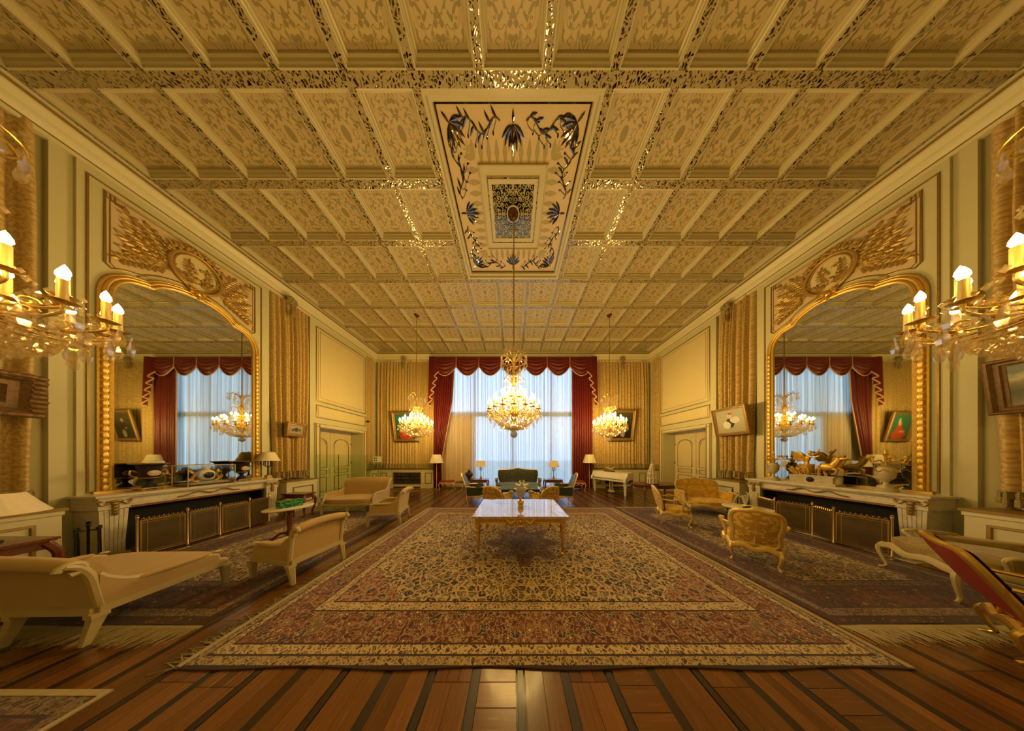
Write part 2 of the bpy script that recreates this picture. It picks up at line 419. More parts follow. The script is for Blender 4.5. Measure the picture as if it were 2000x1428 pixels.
# hand-knotted carpets
def m_carpet(name, hx, hy, bands, field, blob, sc, med=None, spand=None, bsc=None):
    n = NT(name); o = n.obj(); x, y, z = n.sep(o)
    ax, ay = n.ab(x), n.ab(y)
    q = n.com(ax, ay, 0.0)
    warp = n.vmul(n.vadd(n.noise(q, 5.0, 3, col=True), (-0.5,-0.5,-0.5)), (0.12,0.12,0.0))
    qw = n.vadd(q, warp)
    def flowers(vec, s_, lo, cols):
        ve = n.vor(vec, s_, 'DISTANCE_TO_EDGE'); vf = n.vor(vec, s_)
        cell = n.sep(vf.outputs['Color'])[0]
        col = n.ramp(cell, cols, 'CONSTANT')
        heart = n.lt(vf.outputs['Distance'], 0.13)
        fine = n.noise(vec, s_*4, 2)
        ten = n.gt(n.ab(n.sub(n.noise(vec, s_*1.5, 1), 0.5)), 0.022)      # thin pale tendrils crossing the ground
        return n.mul(ten, n.gt(n.add(ve.outputs['Distance'], n.mul(n.sub(fine, 0.5), 0.22)), lo)), col, heart
    m1, c1, h1 = flowers(qw, sc, 0.085, blob)
    m1b, c1b, h1b = flowers(n.vadd(qw, (0.37, 0.91, 0.0)), sc*2.3, 0.20, blob)          # small buds on the ground
    fld = n.mix(n.mul(m1b, 0.75), field, c1b); fld = n.mix(m1, fld, c1)
    ring = n.mul(m1, n.lt(n.ab(n.sub(n.vor(qw, sc).outputs['Distance'], 0.27)), 0.035))       # petals drawn in the rosettes
    fld = n.mix(n.mul(ring, 0.7), fld, tuple(v*0.7 for v in field)); fld = n.mix(h1, fld, tuple(v*0.8 for v in field))
    if spand:
        sp = n.gt(n.add(n.m_('DIVIDE', ax, hx), n.m_('DIVIDE', ay, hy)), n.add(1.22, n.mul(n.sub(n.noise(q, 9, 2), 0.5), 0.25)))
        m4, c4, h4 = flowers(qw, sc*1.25, 0.10, spand[1])
        fld = n.mix(sp, fld, n.mix(m4, spand[0], c4))
    if med:
        mx_, my_, R, mc, mcols = med
        ux = n.sub(x, mx_); uy = n.sub(y, my_)
        r = n.m_('SQRT', n.add(n.mul(ux, ux), n.mul(uy, uy)))
        th = n.m_('ARCTAN2', uy, ux)
        star = n.mul(R, n.add(0.84, n.mul(0.17, n.m_('COSINE', n.mul(th, 8.0)))))
        star = n.add(star, n.mul(n.sub(n.noise(o, 18, 2), 0.5), 0.06))
        m3, c3, h3 = flowers(qw, sc*1.7, 0.06, mcols)
        fld = n.mix(n.lt(r, star), fld, n.mix(m3, mc, c3))
        fld = n.mix(n.lt(n.ab(n.sub(r, n.mul(star, 0.52))), 0.018), fld, (0.30,0.19,0.09)); fld = n.mix(n.lt(n.ab(n.sub(r, n.mul(star, 0.94))), 0.014), fld, (0.22,0.12,0.06))
    d = n.mn(n.sub(hx, ax), n.sub(hy, ay))
    out = fld
    for (w, bg, cols, s_, lo_) in bands:                       # inner bands first
        mb_, cb_, hb_ = flowers(n.vadd(qw, (3.1*w, 1.7*w, 0.0)), s_, lo_, cols)
        rb_ = n.mul(mb_, n.lt(n.ab(n.sub(n.vor(n.vadd(qw, (3.1*w, 1.7*w, 0.0)), s_).outputs['Distance'], 0.26)), 0.04))
        bc = n.mix(mb_, bg, cb_); bc = n.mix(n.mul(rb_, 0.6), bc, bg); bc = n.mix(hb_, bc, tuple(min(1, v*1.2) for v in field))
        out = n.mix(n.lt(d, w), out, bc)
        out = n.mix(n.lt(n.ab(n.sub(d, w)), 0.008), out, (0.045,0.02,0.015))
    out = n.mix(n.lt(d, 0.018), out, (0.035,0.015,0.012))
    pile = n.noise(o, 240, 2)
    k = n.node('ShaderNodeVectorMath', {0: out}, operation='SCALE'); n.put(k.inputs['Scale'], n.add(0.72, n.mul(pile, 0.56)))
    return n.done(n.pbr(k.outputs[0], 0.92, 0, n.bump(pile, 0.25, 0.006), Sheen_Weight=0.15))

# ================================================================= THE ROOM
RX, Y0, Y1 = 7.55, -1.48, 9.40
CEL, ZB, ZP = 0.971, 7.30, 7.41
CARPET = (-2.81, 3.32, 1.43, 5.77); RUGL = (-6.25, -3.25, 1.79, 5.40); RUGR = (3.42, 6.42, 1.80, 5.76)
# ---- floor: joists under a parquet of boards between dark strips
fl = MB().box(-8.25, 8.25, Y0-0.2, Y1+0.3, -0.14, -0.016).build('floor', W_DARK, None, False)
struct(fl, 'polished parquet floor of oak boards between dark walnut strips', 'floor')
pieces = []
XO = 0.06
k = -23
while XO+k*0.363 < 8.2:
    xs = XO+k*0.363; w = 0.035 if k % 2 else 0.026
    ys = Y0-0.1
    while ys < Y1+0.2:                                       # dark strip, cut at the cross bands
        ye = min(ys+1.93, Y1+0.25); pieces.append((xs-w, xs+w, ys, ye, 1)); ys = ye
    a, b = xs+0.035, xs+0.363-0.035
    ys = Y0-0.1; band = ys+1.0+(1.45-1.0-Y0+0.1) % 1.93
    rnd = random.Random(k*13+5)
    while ys < Y1+0.2:
        L = rnd.choice((0.7, 1.0, 1.5, 1.93)); kind = rnd.random(); ye = min(ys+L, Y1+0.25)
        t = (ys-1.42) % 1.93
        if kind < 0.16:                                      # block of boards laid crosswise
            m = max(1, round((ye-ys)/0.14))
            for i in range(m): pieces.append((a, b, ys+(ye-ys)*i/m, ys+(ye-ys)*(i+1)/m, 2))
        else:
            m = 2 if kind < 0.66 else 3
            for i in range(m): pieces.append((a+(b-a)*i/m, a+(b-a)*(i+1)/m, ys, ye, 0))
        ys = ye
    k += 1
def covered(x, y):
    return any(r[0] < x < r[1] and r[2] < y < r[3] for r in (CARPET, RUGL, RUGR))
def score(p):
    x, y = (p[0]+p[1])/2, (p[2]+p[3])/2
    if y < 0.9 or abs(x)/y > 3.3 or covered(x, y): return 0
    return (p[1]-p[0])*(p[3]-p[2])/y**3
light = sorted([p for p in pieces if p[4] != 1], key=score, reverse=True); dark = sorted([p for p in pieces if p[4] == 1], key=score, reverse=True)
def plank(mb, p, ox=0, oy=0):
    g = 0.0012; x0, x1, y0, y1 = p[0]+g-ox, p[1]-g-ox, p[2]+g-oy, p[3]-g-oy; b = 0.0015
    mb.add([(x0,y0,-0.018),(x1,y0,-0.018),(x1,y1,-0.018),(x0,y1,-0.018),(x0,y0,-b),(x1,y0,-b),(x1,y1,-b),(x0,y1,-b),
            (x0+b,y0+b,0),(x1-b,y0+b,0),(x1-b,y1-b,0),(x0+b,y1-b,0)],
           [(0,1,5,4),(1,2,6,5),(2,3,7,6),(3,0,4,7),(4,5,9,8),(5,6,10,9),(6,7,11,10),(7,4,8,11),(8,9,10,11)])
for lst, nm, mt, top in ((light, 'board', W_LIGHT, 290), (dark, 'dark_strip', W_DARK, 60)):
    for p in lst[:top]:
        cx, cy = (p[0]+p[1])/2, (p[2]+p[3])/2; mb = MB()
        if p[4] == 2:                                        # grain runs across: build turned
            plank(mb, (p[2], p[3], -p[1], -p[0]), cy, -cx); mb.build(nm, mt, fl, False, loc=(cx, cy, 0), rz=-pi/2)
        else: plank(mb, p, cx, cy); mb.build(nm, mt, fl, False, loc=(cx, cy, 0))
    mb = MB()
    for p in lst[top:]: plank(mb, p)
    o = mb.build(nm+'_rest', mt, fl, False); o['kind'] = 'stuff'

# ---- ceiling
YB = [9.30-CEL*i for i in range(12)]                         # cross beams, far to near
XB = [(i-7)*CEL-CEL/2 for i in range(16)]
ce = MB().box(-7.8, 7.8, Y0-0.2, Y1+0.2, ZP+0.012, 7.7).build('ceiling', COFF, None, False)
struct(ce, 'coffered cream ceiling with printed panels and mirror mosaic beams', 'ceiling')
IN = CEL/2-0.06
pm = MB().box(-IN+0.06, IN-0.06, -IN+0.06, IN-0.06, 0, 0.02).mesh('coffer_panel', CPRINT, False)
fm = MB().frame(-IN, IN, -IN, IN, [(0,ZB-ZP),(0.016,ZB-ZP+0.003),(0.018,ZB-ZP+0.025),(0.038,ZB-ZP+0.04),(0.048,ZB-ZP+0.07),(0.070,ZB-ZP+0.08),(0.073,0.012),(0,0.012)], 2).mesh('coffer_frame', COFF, True, 25); fixn(fm)
for i in range(15):
    for j in range(11):
        x = (i-7)*CEL; y = YB[j]-CEL/2
        if abs(x) < 1.4 and 2.5 < y < 5.42: continue
        link('coffer_panel', pm, ce, (x, y, ZP)); link('coffer_frame', fm, ce, (x, y, ZP))
for j, y in enumerate(YB):
    segs = [(-7.4, 7.4)] if not (2.6 < y < 5.3) else [(-7.4, XB[6]+0.06), (XB[9]-0.06, 7.4)]
    for a, b in segs: MB().box(a-(a+b)/2, b-(a+b)/2, -0.06, 0.06, -0.15, 0).build('beam', MOSAIC, ce, False, loc=((a+b)/2, y, ZB+0.15))
for i, x in enumerate(XB):
    ends = [(Y0, YB[0])] if abs(x) > 1.0 else [(Y0, YB[7]), (YB[4], YB[0])]
    for a, b in ends: MB().box(-0.06, 0.06, a-(a+b)/2, b-(a+b)/2, -0.146, 0).build('beam', MOSAIC, ce, False, loc=(x, (a+b)/2, ZB+0.15))
# central ceiling panel
PX, PY, PZ = 0.0, (YB[4]+YB[7])/2, 7.40
HB = 1.5*CEL-0.06
cp = bpy.data.objects.new('ceiling_rosette_panel', None); COL.objects.link(cp); cp.parent = ce; cp.location = (PX, PY, PZ)
n = NT('rosette_ground'); o = n.obj(); x, y, z = n.sep(o); ax, ay = n.ab(x), n.ab(y)
mm = n.mx(ax, ay); mi_ = n.mn(ax, ay)
tq = n.mod(mi_, 0.075)                                        # repeat of the painted sprigs
spr = n.mul(n.lt(n.ab(n.sub(mm, 0.80)), n.mul(0.10, n.add(0.35, n.m_('COSINE', n.mul(mi_, 2*pi/0.15))))), n.lt(mi_, 0.80))
cor = n.lt(n.m_('SQRT', n.add(n.m_('POWER', n.sub(ax, 0.83), 2.0), n.m_('POWER', n.sub(ay, 0.83), 2.0))), n.add(0.055, n.mul(0.035, n.m_('COSINE', n.mul(n.m_('ARCTAN2', n.sub(ay, 0.83), n.sub(ax, 0.83)), 8.0)))))
ROSG = n.done(n.pbr(n.mix(n.mx(spr, cor), (0.58,0.43,0.23), (0.36,0.28,0.10)), 0.5))
MB().box(-HB, HB, -HB, HB, 0, 0.03).build('painted_ground', ROSG, cp, False)
MB().frame(-HB, HB, -HB, HB, [(0,-0.10),(0.05,-0.10),(0.06,-0.06),(0.12,-0.05),(0.13,0.0),(0,0)], 2).build('outer_frame', COFF, cp, True, 25)
MB().frame(-HB+0.135, HB-0.135, -HB+0.135, HB-0.135, [(0,-0.012),(0.022,-0.012),(0.022,0),(0,0)], 2).build('dark_border', DMIR, cp, False)
MB().frame(-0.68, 0.68, -0.68, 0.68, [(0,-0.03),(0.012,-0.035),(0.02,-0.01),(0.14,-0.01),(0.15,-0.03),(0.15,0),(0,0)], 2).build('inner_frame', COFF, cp, True, 25)
MB().frame(-0.53, 0.53, -0.53, 0.53, [(0,-0.02),(0.02,-0.02),(0.02,0),(0,0)], 2).build('mosaic_border', MOSAIC, cp, False)
MB().frame(-0.51, 0.51, -0.51, 0.51, [(0,-0.03),(0.07,-0.025),(0.07,0),(0,0)], 2).build('plain_border', COFF, cp, False)
MB().box(-0.44, 0.44, -0.44, 0.44, -0.012, 0).build('mirror_inset', DMIR, cp, False)
mb = MB()                                                     # gilt scroll lattice over the dark mirror
def spiral(mb, cx, cy, r, a0, turns, rad, z=-0.018, sgn=1):
    pts = []
    for i in range(15):
        t = i/14; a = a0+sgn*turns*2*pi*t; q = r*(1-0.8*t)
        pts.append((cx+q*cos(a), cy+q*sin(a), z))
    mb.tube(pts, [rad*(1-0.45*i/14) for i in range(15)], 4)
rl = random.Random(3)
for qx in (-1, 1):
    for qy in (-1, 1):
        for i in range(5):
            for j in range(5):
                cx = qx*(0.05+0.086*i); cy = qy*(0.05+0.086*j)
                if hypot(cx, cy) < 0.15: continue
                a0 = (i*1.3+j*2.1); a0 = a0 if qx > 0 else pi-a0
                spiral(mb, cx, cy, 0.046, a0*qy, 1.2, 0.009, sgn=qx*qy)
                if (i+j) % 2: mb.leaf((cx, cy, -0.016), (qx*(0.4+i*0.1), qy*(0.5+0.1*j), 0), (0,0,-1), 0.07, 0.03)
for t in range(4): mb.tube([(0.14*cos(t*pi/2), 0.14*sin(t*pi/2), -0.018), (0.44*cos(t*pi/2), 0.44*sin(t*pi/2), -0.018)], 0.008, 4)
mb.tube(arc((0,0), 0.135, 0, 2*pi, 32, h=-0.02)[:-1], 0.014, 6, True)
mb.build('scroll_lattice', COFF, cp)
def palmette(mb, n_=7, L=0.30, sp=1.1):
    for i in range(n_):
        a = (i-(n_-1)/2)/((n_-1)/2)*sp
        q = L*(1-0.28*abs(a)/sp)
        mb.leaf((0.02*sin(a), 0.02, 0), (sin(a), cos(a), 0), (0,0,-1), q, 0.062, 0.008, 0.12*(-1 if a < 0 else 1)*(a != 0))
    mb.leaf((0,0.02,0), (0,-1,0), (0,0,-1), 0.14, 0.04)
palm = MB(); palmette(palm); pml = palm.mesh('palmette', DMIR, False)
RB = HB-0.36
def vine(mb, x0, x1, y, ph):
    pts = []
    for i in range(41):
        t = i/40; pts.append((lerp(x0, x1, t), y+0.075*sin(2*pi*1.5*t+ph), -0.004))
    mb.tube(pts, 0.010, 4)
    for i in range(3, 39, 3):
        p = pts[i]; sgn = 1 if (i//3) % 2 else -1
        d = (pts[i+1][0]-p[0], pts[i+1][1]-p[1])
        mb.leaf(p, (d[0]*8+0.1*(x1-x0), sgn*0.14, 0), (0,0,-1), 0.13, 0.042, 0.006, 0.3*sgn)
        if i % 2:
            mb.tube(bez([p, (p[0]+0.03, p[1]-sgn*0.06, -0.004), (p[0]+0.07*(1 if x1 > x0 else -1), p[1]-sgn*0.13, -0.004)], 4), 0.005, 4)
            mb.sup((p[0]+0.07*(1 if x1 > x0 else -1), p[1]-sgn*0.14, -0.004), (0.016,0.026,0.006), 1, 8, 4)
for t in range(4):
    R_ = Matrix.Rotation(t*pi/2, 4, 'Z')
    o = link('palmette', pml, cp); o.location = R_ @ Vector((0, RB+0.05, -0.006)); o.rotation_euler.z = t*pi/2+pi
    o = link('palmette', pml, cp); o.location = R_ @ Vector((RB+0.06, RB+0.06, -0.006)); o.rotation_euler.z = t*pi/2-pi/4+pi
    mb = MB(); mb.M = R_
    vine(mb, 0.22, RB-0.08, RB+0.02, 0.6); vine(mb, -0.22, -RB+0.08, RB+0.02, 0.6)
    mb.build('mirror_vine', DMIR, cp, False)

# ---- cornice
mb = MB().frame(-RX, RX, Y0, Y1, [(0,6.84),(0.13,6.86),(0.14,6.93),(0.17,6.97),(0.20,7.08),(0.27,7.16),(0.28,7.20),(0.28,7.30),(0,7.30)], 2)
struct(mb.build('trim_1', CREAM, None, True, 25), 'cream cove cornice running round the room under the ceiling', 'cornice'); fixn(bpy.data.objects['trim_1'].data)
mb = MB().frame(-RX, RX, Y0, Y1, [(0.275,7.19),(0.30,7.20),(0.305,7.225),(0.275,7.235)], 2)
mb.frame(-RX, RX, Y0, Y1, [(0.12,6.915),(0.15,6.92),(0.15,6.935),(0.12,6.94)], 2)
struct(mb.build('trim_2', LINE, None), 'thin gilt lines along the cornice', 'cornice')

# ---- walls
def sbox(mb, s, xa, xb, *r): return mb.box(min(s*xa, s*xb), max(s*xa, s*xb), *r)
DY0, DY1, DZ = 6.53, 8.44, 2.83
def hline(mb, s, y0, y1, z0, z1, w=0.035, X=7.42, h=0.02):
    mb.frame(y0, y1, z0, z1, [(0,0),(0.004,h*0.7),(w*0.5,h),(w*0.7,h*0.5),(w,h*0.3),(w,0)], 0, s*X, -s)
def side_wall(s, nm, lab):
    mb = MB()
    for a, b, c, d in ((Y0-0.2, DY0, 0, 7.5), (DY1, Y1+0.2, 0, 7.5), (DY0, DY1, DZ, 7.5)): sbox(mb, s, RX, RX+0.2, a, b, c, d)
    w = mb.build(nm, WALL, None, False); struct(w, lab, 'wall'); mb = MB()
    for a, b, c, d in ((6.24, DY0, 0, 6.86), (DY1, 8.63, 0, 6.86), (DY0, DY1, DZ, 6.86)): sbox(mb, s, 7.42, RX, a, b, c, d)
    mb.build('door_bay', WALL, w, False); mb = MB()
    sbox(mb, s, 7.42, RX, -0.71, 1.68, 0, 6.86)
    mb.build('wall_bay', WALL, w, False); mb = MB()
    sbox(mb, s, 7.42, RX, 2.90, 5.06, 0, 6.86)                # chimney breast
    mb.build('chimney_breast', WALL, w, False)
    for a, b in ((5.06, 5.22), (2.74, 2.90)): sbox(MB(), s, 7.46, RX, a, b, 0, 6.86).build('pilaster_strip', WALL, w, False)
    mb = MB()
    sbox(mb, s, RX+0.2, 8.12, DY0-0.1, DY0, 0, DZ+0.1); sbox(mb, s, RX+0.2, 8.12, DY1, DY1+0.1, 0, DZ+0.1)   # door reveals
    sbox(mb, s, RX+0.2, 8.12, DY0, DY1, DZ, DZ+0.1)
    mb.build('door_reveal', WALL, w, False)
    sbox(MB(), s, 7.405, 7.42, 6.50, 8.50, 3.90, 6.58).build('wall_panel', PANEL, w, False)
    sbox(MB(), s, 7.405, 7.42, 6.50, 8.50, 3.28, 3.62).build('wall_panel', PANEL, w, False)
    for r in ((6.42,8.58,3.82,6.66),(6.54,8.46,3.96,6.52),(6.42,8.58,3.20,3.70)):
        m2 = MB(); hline(m2, s, *r); m2.build('wall_moulding', LINE, w)
    m2 = MB()                                                 # door casing
    for a, b in ((DY0-0.16, DY0), (DY1, DY1+0.16)): sbox(m2, s, 7.37, 7.42, a, b, 0, DZ+0.16)
    sbox(m2, s, 7.37, 7.42, DY0, DY1, DZ, DZ+0.16); m2.build('door_casing', CREAM, w, False)
    m2 = MB()
    for a in (DY0-0.15, DY0-0.03, DY1+0.012, DY1+0.13): sbox(m2, s, 7.355, 7.37, a, a+0.018, 0.15, DZ+0.15)
    for z in (DZ+0.02, DZ+0.13): sbox(m2, s, 7.355, 7.37, DY0-0.15, DY1+0.15, z, z+0.018)
    m2.build('casing_line', LINE, w, False)
    m2 = MB()
    for a, b in ((Y0,-0.71),(5.22,6.24),(8.63,9.4),(1.68,2.74)): sbox(m2, s, 7.52, RX, a, b, 0, 0.16)
    for a, b in ((6.24,DY0-0.16),(DY1+0.16,8.63),(-0.71,1.68)): sbox(m2, s, 7.39, 7.42, a, b, 0, 0.16)
    b_ = m2.build('baseboard_left' if s < 0 else 'baseboard_right', CREAM, None, False); struct(b_, 'cream baseboard along the %s wall' % ('left' if s < 0 else 'right'), 'baseboard')
    return w
WL = side_wall(-1, 'wall_left', 'pale green panelled wall on the left with chimney breast and door')
WR = side_wall(1, 'wall_right', 'pale green panelled wall on the right with chimney breast and door')
struct(MB().box(-7.75, 7.75, Y0-0.2, Y0, 0, 7.5).build('wall_front', WALL, None, False), 'plain pale wall behind the viewer', 'wall')
WX, WZ = 3.75, 6.75
mb = MB().box(-7.75, -WX, Y1, Y1+0.2, 0, 7.5).box(WX, 7.75, Y1, Y1+0.2, 0, 7.5).box(-WX, WX, Y1, Y1+0.2, WZ, 7.5).box(-WX, WX, Y1, Y1+0.2, -0.1, 0.04)
struct(mb.build('wall_back', WALL, None, False), 'pale wall at the far end around the great window', 'wall')

# ---- doors in the side walls
def door(s, nm, lab):
    d = bpy.data.objects.new(nm, None); COL.objects.link(d); d.location = (s*8.02, (DY0+DY1)/2, 0); struct(d, lab, 'door')
    W2 = (DY1-DY0)/2
    for q in (-1, 1):
        lf = MB(); y0, y1 = sorted((q*0.008, q*(W2-0.006))); sbox(lf, s, 0.0, 0.07, y0, y1, 0.01, DZ-0.01)
        L = lf.build('door_leaf', PANEL, d, False)
        a, b = y0+0.15, y1-0.13; mid = (a+b)/2; R = (b-a)/2
        m2 = MB(); m2.frame(a, b, 0.22, 0.86, [(0,0),(0.006,0.016),(0.022,0.02),(0.03,0)], 0, 0, -s); m2.build('lower_panel_moulding', LINE, L)
        m2 = MB(); m2.frame(a, b, 0.95, 1.15, [(0,0),(0.006,0.016),(0.018,0.02),(0.024,0)], 0, 0, -s); m2.build('carved_panel_frame', LINE, L)
        m2 = MB()
        for i in range(5):
            yy = a+0.07+i*(b-a-0.14)/4
            spi = [(0, yy+0.045*(1-t/12*0.8)*cos(t*0.8+i), 1.05+0.06*(1-t/12*0.8)*sin(t*0.8+i)) for t in range(13)]
            m2.tube([(-s*0.01, p[1], p[2]) for p in spi], 0.008, 5)
        m2.build('carved_scrolls', CREAM, L)
        m2 = MB(); zt = 2.58-R
        pts = [(-s*0.01, a, 1.24), (-s*0.01, b, 1.24), (-s*0.01, b, zt)] + [(-s*0.01, mid+R*cos(t*pi/16), zt+R*0.75*sin(t*pi/16)) for t in range(1,16)] + [(-s*0.01, a, zt)]
        m2.tube(pts, 0.015, 5, True); m2.build('arched_panel_moulding', LINE, L)
        m2 = MB()
        pts = [(-s*0.012, mid+(R-0.05)*cos(t*pi/16), zt+(R*0.75-0.03)*sin(t*pi/16)) for t in range(0,17)]
        m2.tube(pts, 0.02, 6)
        for e in (-1, 1):
            m2.sup((-s*0.012, mid+e*(R-0.03), zt-0.03), (0.02,0.035,0.035), 1, 8, 6)
            for t in range(3): m2.leaf((-s*0.004, mid+e*(R-0.01), 2.58+0.02), (0, -e*(0.3+0.5*t), -1+0.4*t), (-s,0,0), 0.12, 0.04)
        m2.build('arch_carving', CREAM, L)
        for z in (0.4, 1.4, 2.3): MB().lathe([(0.0,-0.05),(0.013,-0.05),(0.013,0.05),(0,0.05)], 8, (-s*0.012, q*(W2-0.012), z)).build('hinge', IRON, L)
        if q == -1: MB().box(min(-s*0.012,0), max(-s*0.012,0), -0.055, -0.03, 0.98, 1.16).tube([(-s*0.012,-0.042,1.1),(-s*0.05,-0.042,1.1),(-s*0.055,-0.042-0.10,1.1)], 0.009, 6).build('door_handle', BRASS, L)
    return d
door(-1, 'door_1', 'cream double door with arched panels deep in the left wall')
door(1, 'door_2', 'cream double door with arched panels deep in the right wall')

# ---- the great window
n = NT('ochre_blind'); BLIND = n.done(n.node('ShaderNodeMixShader', {0: 0.4, 1: n.node('ShaderNodeBsdfTranslucent', {'Color': (1.0,0.47,0.09)}).outputs[0], 2: n.node('ShaderNodeBsdfDiffuse', {'Color': (0.90,0.52,0.14)}).outputs[0]}).outputs[0])
w = bpy.data.objects.new('window_1', None); COL.objects.link(w); w.location = (0, Y1, 0); struct(w, 'great window of tall panes behind sheer curtains', 'window')
mb = MB()
MUL = [-WX, -2.12, 0.0, 2.12, WX]
for x in MUL: mb.box(x-0.05, x+0.05, 0.05, 0.15, 0.04, WZ)
for z in (0.09, 4.05, WZ-0.05): mb.box(-WX, WX, 0.05, 0.15, z-(0.12 if z == 4.05 else 0.05), z+(0.12 if z == 4.05 else 0.05))
mb.build('window_frame', mat('grey_window_frame', (0.28,0.27,0.26), 0.5), w, False)
for i in range(4):
    for z0, z1 in ((0.14, 3.93), (4.17, WZ-0.1)):
        MB().box(MUL[i]+0.05, MUL[i+1]-0.05, 0.095, 0.10, z0, z1).build('pane', WGLASS, w, False)
MB().box(-WX+0.04, -2.17, 0.015, 0.03, 0.06, 3.95).build('roller_blind', BLIND, w, False)
# garden outside
gr = MB().box(-40, 40, Y1+0.4, 60, -0.5, -0.35).build('lawn', mat('lawn_grass', (0.10,0.20,0.05), 0.9, var=0.4, vs_=2), None, False)
struct(gr, 'green lawn outside the great window', 'lawn')

# ================================================================= CURTAINS
def curtain(name, label, p0, p1, z0, z1, folds, amp, mtl, nrm, group=None, fringe=0.24, seed=1, narrow=None, tassel=None, cat='curtain', nz=10):
    rd = random.Random(seed); p0 = Vector((*p0, 0)); p1 = Vector((*p1, 0)); nv = Vector((*nrm, 0)); c = (p0+p1)/2
    edges = [0]; 
    for i in range(folds): edges.append(edges[-1]+rd.uniform(0.55, 1.45))
    edges = [e/edges[-1] for e in edges]; dep = [rd.uniform(0.45, 1.0) for _ in range(folds)]
    drift = [rd.uniform(-0.25, 0.25)/folds for _ in range(folds+1)]; drift[0] = drift[-1] = 0
    S = 7; mb = MB(); rows = []
    def row(v, grow=1.0):
        z = lerp(z1, z0, v); out = []
        for i in range(folds):
            for k in range(S+(1 if i == folds-1 else 0)):
                t = k/S; a = edges[i]+drift[i]*v; b = edges[i+1]+drift[i+1]*v
                u = lerp(a, b, t)
                if narrow: u = 0.5+(u-0.5)*lerp(1, narrow, max(0, min(1, (v-0.45)*2.2)))
                h = amp*dep[i]*(abs(sin(pi*t))**0.85)*(0.55+0.45*min(1, v*4))*grow
                p = p0.lerp(p1, u)+nv*h; out.append((p.x-c.x, p.y-c.y, z))
        return out
    for j in range(nz+1): rows.append(row(j/nz))
    w_ = len(rows[0])
    mb.add([p for r in rows for p in r], [(j*w_+i, j*w_+i+1, (j+1)*w_+i+1, (j+1)*w_+i) for j in range(nz) for i in range(w_-1)])
    root = thing(name, label, cat, (c.x, c.y, 0), 0, group)
    mb.build('cloth', mtl, root, True, 180)
    if fringe:
        f = MB(); base = row(1.0, 1.25)
        for i in range(0, w_-1, 2):
            a = Vector(base[i]); d = rd.uniform(0.7, 1.1)*fringe
            q = a+nv*0.012
            f.lathe([(0.005,0.02),(0.020,-0.15*d),(0.013,-0.35*d),(0.024,-0.5*d),(0.026,-0.95*d),(0.0,-d)], 5, (q.x, q.y, z0+fringe))
        f.tube([(Vector(p)+nv*0.012+Vector((0,0,fringe))) for p in base[::2]], 0.016, 4)
        f.tube([(Vector(p)+nv*0.016+Vector((0,0,fringe*0.62))) for p in base[::2]], 0.010, 4)
        f.build('tassel_fringe', TASSEL, root)
    if tassel is not None:
        q = p0.lerp(p1, tassel)-c+nv*(amp+0.05); tm = MB(); tm.M = Matrix.Translation((q.x, q.y, z1-0.06))
        for i in range(9):
            a = i*2*pi/9; e = 0.09
            d = Vector((cos(a)*(1-abs(nv.x))*e, cos(a)*(1-abs(nv.y))*e, sin(a)*e-0.02))
            tm.sup(tuple(d), (0.05,0.05,0.05), 1, 7, 5)
        tm.sup((0,0,-0.02), (0.06,0.06,0.06), 1, 8, 6)
        tm.lathe([(0.02,-0.1),(0.035,-0.16),(0.02,-0.24),(0.05,-0.30),(0.065,-0.5),(0.0,-0.52)], 8)
        tm.tube([(0,0,0.05),(0,0,0.13)], 0.012, 5)
        tm.build('hanging_tassel', TASSEL, root)
    return root
G1 = 'cream brocade curtains along the walls'
ZT = 6.97
curtain('brocade_curtain', 'cream brocade curtain on the back wall beside the left corner', (-7.44,9.34), (-5.80,9.34), 1.05, ZT, 11, 0.17, BROC, (0,-1), G1, seed=2, tassel=0.97)
curtain('brocade_curtain', 'cream brocade curtain between the left red drape and the green portrait', (-5.74,9.34), (-4.20,9.34), 1.05, ZT, 11, 0.17, BROC, (0,-1), G1, seed=3)
curtain('brocade_curtain', 'cream brocade curtain behind the piano beside the right red drape', (4.20,9.34), (5.74,9.34), 1.05, ZT, 11, 0.17, BROC, (0,-1), G1, seed=4)
curtain('brocade_curtain', 'cream brocade curtain on the back wall beside the right corner', (5.80,9.34), (7.44,9.34), 1.05, ZT, 11, 0.17, BROC, (0,-1), G1, seed=5, tassel=0.03)
for s, w in ((-1, 'left'), (1, 'right')):
    X = s*7.50; N = (-s, 0)
    curtain('brocade_curtain', 'narrow cream brocade curtain in the %s corner past the door' % w, (X,8.66), (X,9.14), 1.05, ZT, 7, 0.13, BROC, N, G1, seed=11+s)
    curtain('brocade_curtain', 'cream brocade curtain between the %s door and the %s fireplace' % (w, w), (X,5.25), (X,6.22), 1.00, ZT-0.05, 9, 0.19, BROC, N, G1, seed=21+s, narrow=0.86, tassel=0.38 if s < 0 else 0.62)
    curtain('brocade_curtain', 'large cream brocade curtain nearest the viewer on the %s wall' % w, (X,1.70), (X,2.68), 1.00, ZT-0.05, 8, 0.20, BROC, N, G1, seed=31+s, narrow=0.90, nz=16)
    curtain('brocade_curtain', 'cream brocade curtain beside the viewer on the %s wall' % w, (X,-1.4), (X,-0.75), 1.00, ZT-0.05, 6, 0.12, BROC, N, G1, seed=41+s)
# sheers
SE = [-3.62, -1.8, 0.0, 1.8, 3.62]; SN = ['leftmost', 'second', 'third', 'rightmost']
for i in range(4):
    curtain('sheer_curtain', '%s white sheer curtain from the left over the great window' % SN[i], (SE[i]+0.005,9.33), (SE[i+1]-0.005,9.33), 0.03, 6.86, 19, 0.07, SHEER, (0,-1), 'sheer curtains at the great window', 0, 50+i, nz=6)
